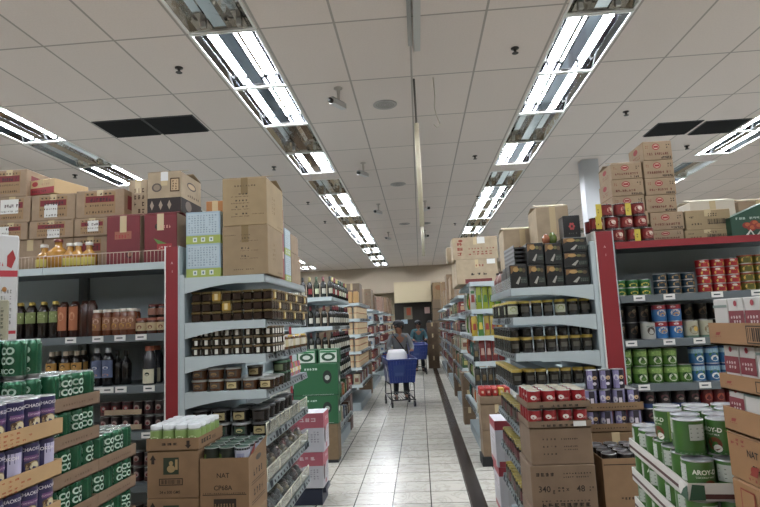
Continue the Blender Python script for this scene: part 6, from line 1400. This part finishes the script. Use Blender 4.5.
def person(loc, rz, label, shirt, pants, hairc='#14110f', skinc='#8a5c44', headturn=0.0, reach=True, strap=False, scale=1.0, hat=True):
    """faces -y; hands forward on a handle 1 m up when reach"""
    SK = M(skinc, .55); lean = .06 if reach else .0
    J = {'pelvis': ((0, 0, .90), (.125, .095)), 'waist': ((0, -.01, 1.04), (.115, .085)), 'chest': ((0, -lean, 1.22), (.145, .10)), 'neck0': ((0, -lean*1.2, 1.36), (.075, .07)), 'neck': ((0, -lean*1.5-.01, 1.42), (.055, .056)),
         'head0': ((0, -lean*1.7-.015, 1.48), (.074, .08)), 'head1': ((0, -lean*1.7-.02, 1.55), (.086, .10)), 'head2': ((0, -lean*1.7-.01, 1.625), (.058, .07))}
    E = [('pelvis', 'waist'), ('waist', 'chest'), ('chest', 'neck0'), ('neck0', 'neck'), ('neck', 'head0'), ('head0', 'head1'), ('head1', 'head2')]
    for s, t in ((-1, 'l'), (1, 'r')):
        J['hip'+t] = ((s*.085, .0, .83), (.088, .092)); J['knee'+t] = ((s*.095, -.03 - .03*s, .47), (.056, .06)); J['ank'+t] = ((s*.10, .02 - .05*s, .09), (.036, .042)); J['foot'+t] = ((s*.115, -.13 - .05*s, .035), (.036, .03))
        J['sh'+t] = ((s*.175, -lean, 1.33), (.066, .062))
        if reach: el, wr, ha = (s*.25, -.12, 1.08), (s*.20, -.33, 1.03), (s*.19, -.40, 1.04)
        else: el, wr, ha = (s*.23, .02, 1.07), (s*.235, -.08, .84), (s*.23, -.10, .77)
        J['el'+t] = (el, .042); J['wr'+t] = (wr, .029); J['ha'+t] = (ha, (.036, .022))
        E += [('pelvis', 'hip'+t), ('hip'+t, 'knee'+t), ('knee'+t, 'ank'+t), ('ank'+t, 'foot'+t), ('chest', 'sh'+t), ('sh'+t, 'el'+t), ('el'+t, 'wr'+t), ('wr'+t, 'ha'+t)]
        for q in range(4):                                        # four fingers and a thumb
            hx, hy, hz = ha; off = (q - 1.5) * .017; L_ = (.9, 1.05, 1.0, .8)[q]
            if reach: a, c = (hx+off, hy-.045*L_, hz+.012), (hx+off, hy-.062*L_, hz-.025)
            else: a, c = (hx, hy+off-.01, hz-.05*L_), (hx-s*.012, hy+off-.015, hz-.085*L_)
            J['f%d%s' % (q, t)] = (a, .0085); J['g%d%s' % (q, t)] = (c, .0075); E += [('ha'+t, 'f%d%s' % (q, t)), ('f%d%s' % (q, t), 'g%d%s' % (q, t))]
        hx, hy, hz = ha; J['th'+t] = ((hx-s*.04, hy-.02, hz-.01), .0095); J['ti'+t] = ((hx-s*.042, hy-.045, hz-.03), .008); E += [('ha'+t, 'th'+t), ('th'+t, 'ti'+t)]
    J['head0'] = ((0, -lean*1.7-.03, 1.465), (.08, .086)); J['head1'] = ((0, -lean*1.7-.035, 1.525), (.088, .10)); J['head2'] = ((0, -lean*1.7-.02, 1.59), (.06, .07))
    def turn(p):                                                  # turn the head on the neck
        if p[2] < 1.46: return p
        c, s = math.cos(headturn), math.sin(headturn); x, y = p[0], p[1] + lean*1.7 + .015
        return (x*c - y*s, x*s + y*c - lean*1.7 - .015, p[2])
    J = {k: (turn(v[0]), v[1]) for k, v in J.items()}
    body = put('person', skin('person', J, E, 'pelvis', SK, 2), None, loc, rz, label, 'person'); body.scale = (scale,)*3
    hc = (0, -lean*1.7-.035, 1.53)
    def hp(x, y, z): return turn((hc[0]+x, hc[1]+y, hc[2]+z))
    def ell(c, r, m, n=10, zmin=-1):
        b = MB(); v = []; f = []
        for j in range(n+1):
            ph = -PI/2 + PI*j/n
            for i in range(n*2):
                a = PI*i/n; v.append(hp(c[0]+r[0]*math.cos(ph)*math.cos(a), c[1]+r[1]*math.cos(ph)*math.sin(a), c[2]+max(zmin, math.sin(ph))*r[2]))
        for j in range(n):
            for i in range(2*n): k = (i+1) % (2*n); f.append((j*2*n+i, j*2*n+k, (j+1)*2*n+k, (j+1)*2*n+i))
        return b.add(v, f, m, True)
    put('nose', ell((0, -.112, -.012), (.012, .02, .022), SK, 5).mesh('nose'), body)
    put('mouth', ell((0, -.098, -.05), (.024, .008, .006), M('#6a3a34', .5), 5).mesh('mouth'), body)
    for s in (-1, 1):
        put('eye', ell((s*.034, -.098, .012), (.012, .007, .007), M('#d8d4cc', .3), 5).mesh('eye'), body)
        put('ear', ell((s*.094, .0, -.005), (.01, .02, .03), SK, 5).mesh('ear'), body)
    hm = M(hairc, .6)
    h = ell((0, .03, .02), (.108, .122, .108), hm, 10)
    hb = ell((0, .075, -.05), (.08, .06, .11), hm, 8); o_ = len(h.v); h.v += hb.v; h.f += [[i+o_ for i in q] for q in hb.f]; h.m += hb.m; h.sm += hb.sm
    put('hair', h.mesh('hair'), body)
    if hat:
        c_ = ell((0, .005, .055), (.112, .132, .08), M('#1a1c22', .7), 10, -.3); o_ = len(c_.v); br_ = ell((0, -.14, .04), (.08, .07, .008), M('#1a1c22', .7), 6); c_.v += br_.v; c_.f += [[i+o_ for i in q] for q in br_.f]; c_.m += br_.m; c_.sm += br_.sm
        put('cap', c_.mesh('cap'), body)
    def grow(keys, k, extra=0): return {q: (J[q][0], tuple(x*k + extra for x in (J[q][1] if isinstance(J[q][1], tuple) else (J[q][1],)*2))) for q in keys}
    up = ['pelvis', 'waist', 'chest', 'neck0'] + [a+t for t in 'lr' for a in ('sh', 'el', 'wr')]
    SJ = grow(up, 1.1, .012); SJ['neck0'] = ((J['neck0'][0][0], J['neck0'][0][1], 1.385), (.088, .084))
    for t in 'lr': SJ['wr'+t] = (tuple(Vector(J['wr'+t][0]).lerp(Vector(J['el'+t][0]), .12)), (.038, .038))
    put('shirt', skin('shirt', SJ, [e for e in E if e[0] in up and e[1] in up], 'pelvis', M(shirt, .85, 0, .12, 12), 2), body)
    dn = ['pelvis'] + [a+t for t in 'lr' for a in ('hip', 'knee', 'ank')]
    put('trousers', skin('trousers', grow(dn, 1.05, .008), [e for e in E if e[0] in dn and e[1] in dn], 'pelvis', M(pants, .8), 2), body)
    for t in 'lr':
        fx = J['foot'+t][0]; ax = J['ank'+t][0]
        put('shoe', skin('shoe', {'a': ((ax[0], ax[1]+.02, .055), (.048, .042)), 'b': ((fx[0], fx[1], .042), (.046, .034))}, [('a', 'b')], 'a', M('#2a2a2c', .6), 2), body)
    if strap:
        b = MB(); b.tube([(-.14, -.10, 1.37), (-.06, -.185, 1.25), (.04, -.175, 1.10), (.13, -.12, .98)], .012, M('#1b1c22', .7), 6); put('bag_strap', b.mesh('bag_strap'), body)
    return body
person((-.47, 12.02, 0), .2, 'person in grey long-sleeved top and dark cap pushing the blue cart, looking left', '#6f7478', '#1f2128', headturn=-1.0, strap=True)
person((-.08, 18.6, 0), .1, 'distant person in a teal top behind the second blue cart', '#2f6670', '#20242c', headturn=-.3)
person((.42, 25.2, 0), .8, 'far person in dark blue at the end of the aisle', '#1c2440', '#15161c', headturn=.4, reach=False, hat=False)
